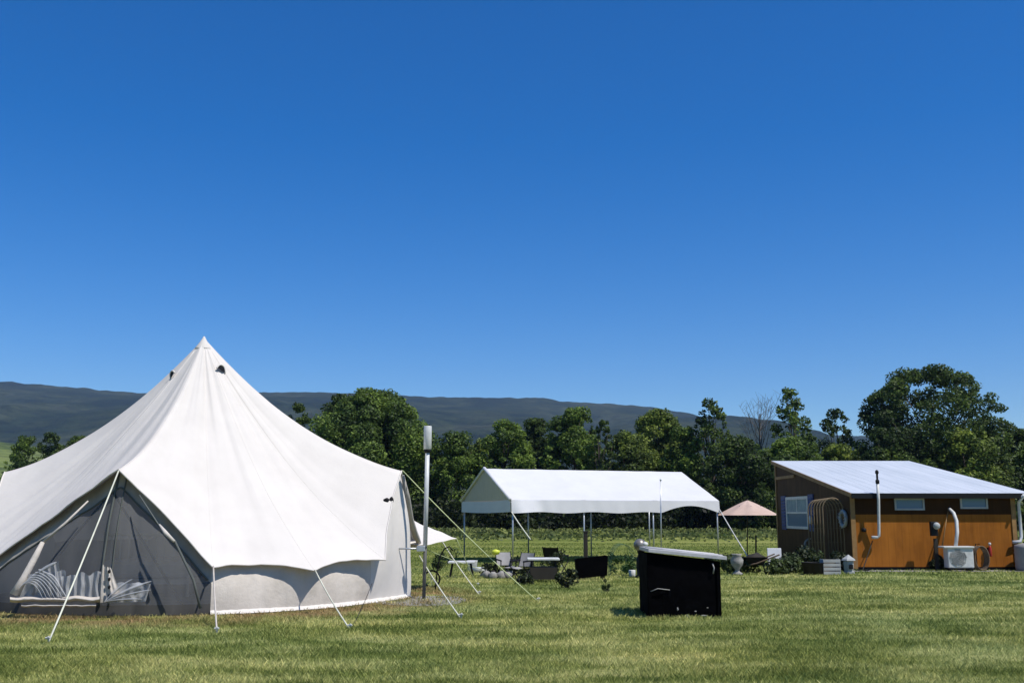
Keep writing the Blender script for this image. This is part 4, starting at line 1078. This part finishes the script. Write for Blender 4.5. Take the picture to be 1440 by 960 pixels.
# netted vegetable bed
q = G(878, 810); t_ = thing('netted_bed', 'low vegetable bed under green netting on thin hoops beside the black bin', 'vegetable bed', q)
hw_ = .34; mb = MB(); wires = []
for k in range(3):
    yy = q.y+k*.5
    obj('hoop', MB().tube([Vector((q.x+hw_*math.cos(a), yy, q.z+.78*math.sin(a)**.7 if math.sin(a) > 0 else q.z)) for a in np.linspace(0, math.pi, 17)], .007, 5), m_net2, t_, True)
obj('netting', MB().grid(lambda u, v: Vector((q.x+(hw_-.005)*math.cos(math.pi*u), q.y+v*1.0, q.z+.775*abs(math.sin(math.pi*u))**.7)), 24, 6), m_net2, t_, True)
r_ = np.random.default_rng(9); cs = np.stack([q.x+r_.uniform(-.25, .25, 16), q.y+r_.uniform(0, 1, 16), q.z+r_.uniform(.1, .5, 16)], 1)
for c_ in cs: fast_polys('seedling', leaf_cards(np.array([c_]), np.array([.11]), 60, .06, r_), 4, m_corn, t_)
# weeds and shrubs
make_shrub(G(797, 828), .42, .46, m_shrub_dark, 'dark bushy plant in front of the black folding chair', 21, leafsize=.05)
make_shrub(G(853, 834), .14, .30, m_shrub, 'small upright weed in the lawn right of the black trough', 22, name='weed', cat='weed', leafsize=.04, n=8)
for i_, (px_, row_, w_s, h_s, lb_) in enumerate(((690, 812, .5, .35, 'low dark leafy plant beside the stones of the fire ring'), (722, 809, .6, .5, 'tangled dark plant behind the grey folding chair'), (748, 812, .6, .35, 'low dark plant left of the dark shelf table'), (775, 812, .5, .75, 'tall thin dark plant behind the dark shelf table'), (738, 822, .4, .2, 'flat dark plant in front of the dark shelf table'))):
    make_shrub(G(px_, row_), w_s, h_s, m_shrub_dark, lb_, 60+i_, name='wild_plant', cat='wild plant', leafsize=.05, n=12, group='wild plants round the camp furniture')
make_shrub(G(617, 802), .5, .6, m_shrub, 'loose leafy shrub behind the dark plant hook', 24, leafsize=.05)
# right-hand garden by the cabin
SH = [(1034, 806, .8, .55, 0, 'low grey green shrub at the left end of the cabin garden'), (1050, 806, .6, .40, 1, 'low dark shrub between the urn and the wheelbarrow'),
      (1098, 808, .7, .45, 0, 'low shrub in front of the white board'), (1112, 806, .9, .65, 0, 'rounded shrub right of the white board'), (1126, 805, .8, .75, 1, 'tall dark shrub under the side window'),
      (1144, 804, .8, .55, 0, 'leafy shrub spilling over the black tub'), (1168, 804, .6, .45, 1, 'dark shrub behind the white crate'), (1186, 804, .5, .6, 1, 'thin dark shrub left of the stone lantern'),
      (1306, 799, .75, .70, 1, 'dark shrub against the cabin wall left of the heat pump'), (1322, 802, .45, .45, 1, 'small dark shrub touching the heat pump'), (1018, 803, .6, .5, 0, 'grey green shrub peeping out behind the black bin')]
for i, (px, row, w, h, k, lab) in enumerate(SH):
    make_shrub(G(px, row), w, h, (m_shrub, m_shrub_dark)[k], lab, 40+i, leafsize=.085, group='shrubs round the cabin')
q = G(1037, 808); o = obj('urn', MB().lathe(q, [(.13, 0), (.14, .04), (.06, .09), (.06, .14), (.15, .26), (.17, .38), (.10, .48), (.14, .52), (.13, .53), (.03, .5)], 14), m_skin_stone, None, True); tag(o, 'pale garden urn standing right of the black bin', 'urn')
# wheelbarrow
q = G(1062, 806); t_ = thing('wheelbarrow', 'black wheelbarrow heaped with dark soil left of the white board', 'wheelbarrow', q)
mb = MB(); n0 = 0
for (s, z) in ((.6, .28), (1.0, .55)):
    for sx, sy in ((-1, -1), (1, -1), (1, 1), (-1, 1)): mb.v.append((q.x+sx*.30*s, q.y+sy*.24*s, q.z+z*.78))
mb.f = [(0, 1, 5, 4), (1, 2, 6, 5), (2, 3, 7, 6), (3, 0, 4, 7), (3, 2, 1, 0)]; obj('tray', mb, m_dark, t_)
obj('load', MB().blob(q+Vector((0, 0, .40)), (.25, .18, .11), 5, 8, .3), m_darkwood, t_, True)
c_ = q+Vector((-.42, 0, .18)); w_ = obj('wheel', MB().tube([c_+Vector((.15*math.cos(a), 0, .15*math.sin(a))) for a in np.linspace(0, 2*math.pi, 21)], .04, 8, False), m_dark, t_, True)
obj('hub', MB().tube([c_+Vector((0, -.06, 0)), c_+Vector((0, .06, 0))], .04, 8), m_galv, w_)
for sy in (-.2, .2):
    obj('handle', MB().tube([c_+Vector((0, sy*.4, 0)), q+Vector((0, sy, .27)), q+Vector((.60, sy*1.3, .50))], .02, 6), m_wood, t_); obj('leg', MB().tube([q+Vector((.25, sy, .3)), q+Vector((.32, sy, 0))], .018, 6), m_dark, t_)
# white board
m_board = mat('board_paint', (.72, .72, .71), .6, (.66, .66, .65), 4)
q = G(1090, 805); zt_ = P(1090, 769, q.y).z; t_ = thing('white_board', 'plain white board propped upright at the left corner of the cabin', 'board', q)
hh = zt_-q.z; obj('panel', MB().box(q+Vector((0, 0, hh/2+.1)), (.38, .03, hh-.25), rx=-.06), m_board, t_, bevel=.008)
mb = MB(); 
for sx in (-.09, .09): mb.box(q+Vector((sx, .03, hh/2-.05)), (.03, .03, hh-.1))
obj('legs', mb, m_wood, t_)
# tub and crate
q = G(1144, 808); o = obj('tub', MB().lathe(q, [(.22, 0), (.24, .02), (.28, .30), (.30, .32), (.27, .32), (.25, .25)], 18), m_dark, None, True); tag(o, 'round black tub under the leafy shrub beside the white crate', 'tub')
q = G(1168, 808); t_ = thing('slatted_crate', 'pale slatted crate standing right of the round black tub', 'crate', q)
for k in range(4): obj('slat', MB().box(q+Vector((0, -.16, .06+k*.10)), (.44, .018, .075)), m_frame, t_)
for sx in (-.21, .21): obj('end_panel', MB().box(q+Vector((sx, 0, .2)), (.02, .30, .40)), m_frame, t_)
obj('base', MB().box(q+Vector((0, 0, .015)), (.40, .28, .02)), m_wood, t_); obj('back_slat', MB().box(q+Vector((0, .16, .2)), (.44, .018, .38)), m_wood, t_)
# stone lantern
q = G(1194, 806); t_ = thing('stone_lantern', 'small pale stone lantern at the near corner of the cabin', 'lantern', q)
obj('body', MB().lathe(q, [(.15, 0), (.15, .05), (.12, .06), (.14, .30), (.12, .34)], 6), m_frame, t_); obj('cap', MB().lathe(q+Vector((0, 0, .34)), [(.19, 0), (.17, .04), (.05, .12), (.02, .15)], 6), m_frame, t_)
obj('opening', MB().box(q+Vector((.02, -.135, .18)), (.10, .03, .12)), m_dark, t_)
# wicker chairs
m_cane = mat('pale_cane', (.42, .34, .24), .8)
def wicker(px, row, label, rz):
    b = G(px, row); T = thing('wicker_chair', label, 'chair', b, 'wicker chairs under the side window')
    obj('seat', MB().lathe(b+Vector((0, 0, .36)), [(.24, 0), (.26, .03), (.24, .06)], 16), m_terra, T, True)
    mb = MB()
    for k in range(9):
        a = -math.pi*.5+math.pi*k/8; c2 = math.cos(a)
        mb.tube([b+Vector((.24*math.sin(a), .2*c2, .40)), b+Vector((.29*math.sin(a), .24*c2, .62+.28*c2))], .012, 5)
    mb.tube([b+Vector((.29*math.sin(a), .24*math.cos(a), .62+.28*math.cos(a))) for a in np.linspace(-math.pi/2, math.pi/2, 15)], .034, 6)
    obj('backrest', mb, m_cane, T, True)
    for sx in (-.17, .17):
        for sy in (-.15, .15): obj('leg', MB().tube([b+Vector((sx*1.15, sy*1.15, 0)), b+Vector((sx, sy, .37))], .016, 6), m_terra, T)
wicker(1146, 797, 'tan wicker chair behind the leafy shrub, the left one of two', 0); wicker(1164, 797, 'tan wicker chair behind the slatted crate, the right one of two', 0)
# thin stake
b = at(1063, 38); o = obj('garden_stake', MB().tube([b, P(1063, 752, 38)], .03, 6), m_darkwood); tag(o, 'thin dark stake standing in the meadow below the parasol', 'stake')

# ------------------------------------------------------------------ haze
HAZE = 0.00008
if HAZE:
    m = bpy.data.materials.new('haze'); m.use_nodes = True; nt = m.node_tree; nt.nodes.remove(nt.nodes['Principled BSDF'])
    v = N(nt, 'ShaderNodeVolumePrincipled'); v.inputs['Color'].default_value = (.48, .68, 1, 1); v.inputs['Density'].default_value = HAZE; v.inputs['Anisotropy'].default_value = 0.1
    nt.links.new(v.outputs[0], nt.nodes['Material Output'].inputs['Volume'])
    o = obj('haze', MB().bbox((-4600, -350, -300), (4600, 4400, 560)), m); o['kind'] = 'stuff'; o['label'] = 'thin blue air over the valley towards the mountain'; o['category'] = 'haze'

# ------------------------------------------------------------------ light
SUN_EL, SUN_AZ = 59, 54     # azimuth: from behind the camera (-y) turned to the right (+x)
w = bpy.data.worlds.new('World'); S.world = w; w.use_nodes = True; nt = w.node_tree
sky = nt.nodes.new('ShaderNodeTexSky'); sky.sky_type = 'NISHITA'; sky.sun_disc = False
sky.sun_elevation = R(SUN_EL); sky.sun_rotation = R(180-SUN_AZ); sky.altitude = 300; sky.air_density = 1.0; sky.dust_density = 0; sky.ozone_density = 6.0
bg = nt.nodes['Background']; hs = nt.nodes.new('ShaderNodeHueSaturation'); hs.inputs['Saturation'].default_value = 1.38; hs.inputs['Hue'].default_value = .509
nt.links.new(sky.outputs[0], hs.inputs['Color']); nt.links.new(hs.outputs[0], bg.inputs[0]); bg.inputs[1].default_value = .094
sd = bpy.data.lights.new('sun', 'SUN'); sd.energy = 4.2; sd.angle = R(.5); sd.color = (1, .955, .89)
so = bpy.data.objects.new('sun', sd); COL.objects.link(so)
dirv = Vector((math.sin(R(SUN_AZ))*math.cos(R(SUN_EL)), -math.cos(R(SUN_AZ))*math.cos(R(SUN_EL)), math.sin(R(SUN_EL))))
so.rotation_euler = dirv.to_track_quat('Z', 'Y').to_euler(); so.location = (10, -10, 30)
S.view_settings.view_transform = 'Standard'; S.view_settings.look = 'None'; S.view_settings.exposure = .42; S.view_settings.gamma = 1
for o in bpy.data.objects:
    if '_o' in o: del o['_o']
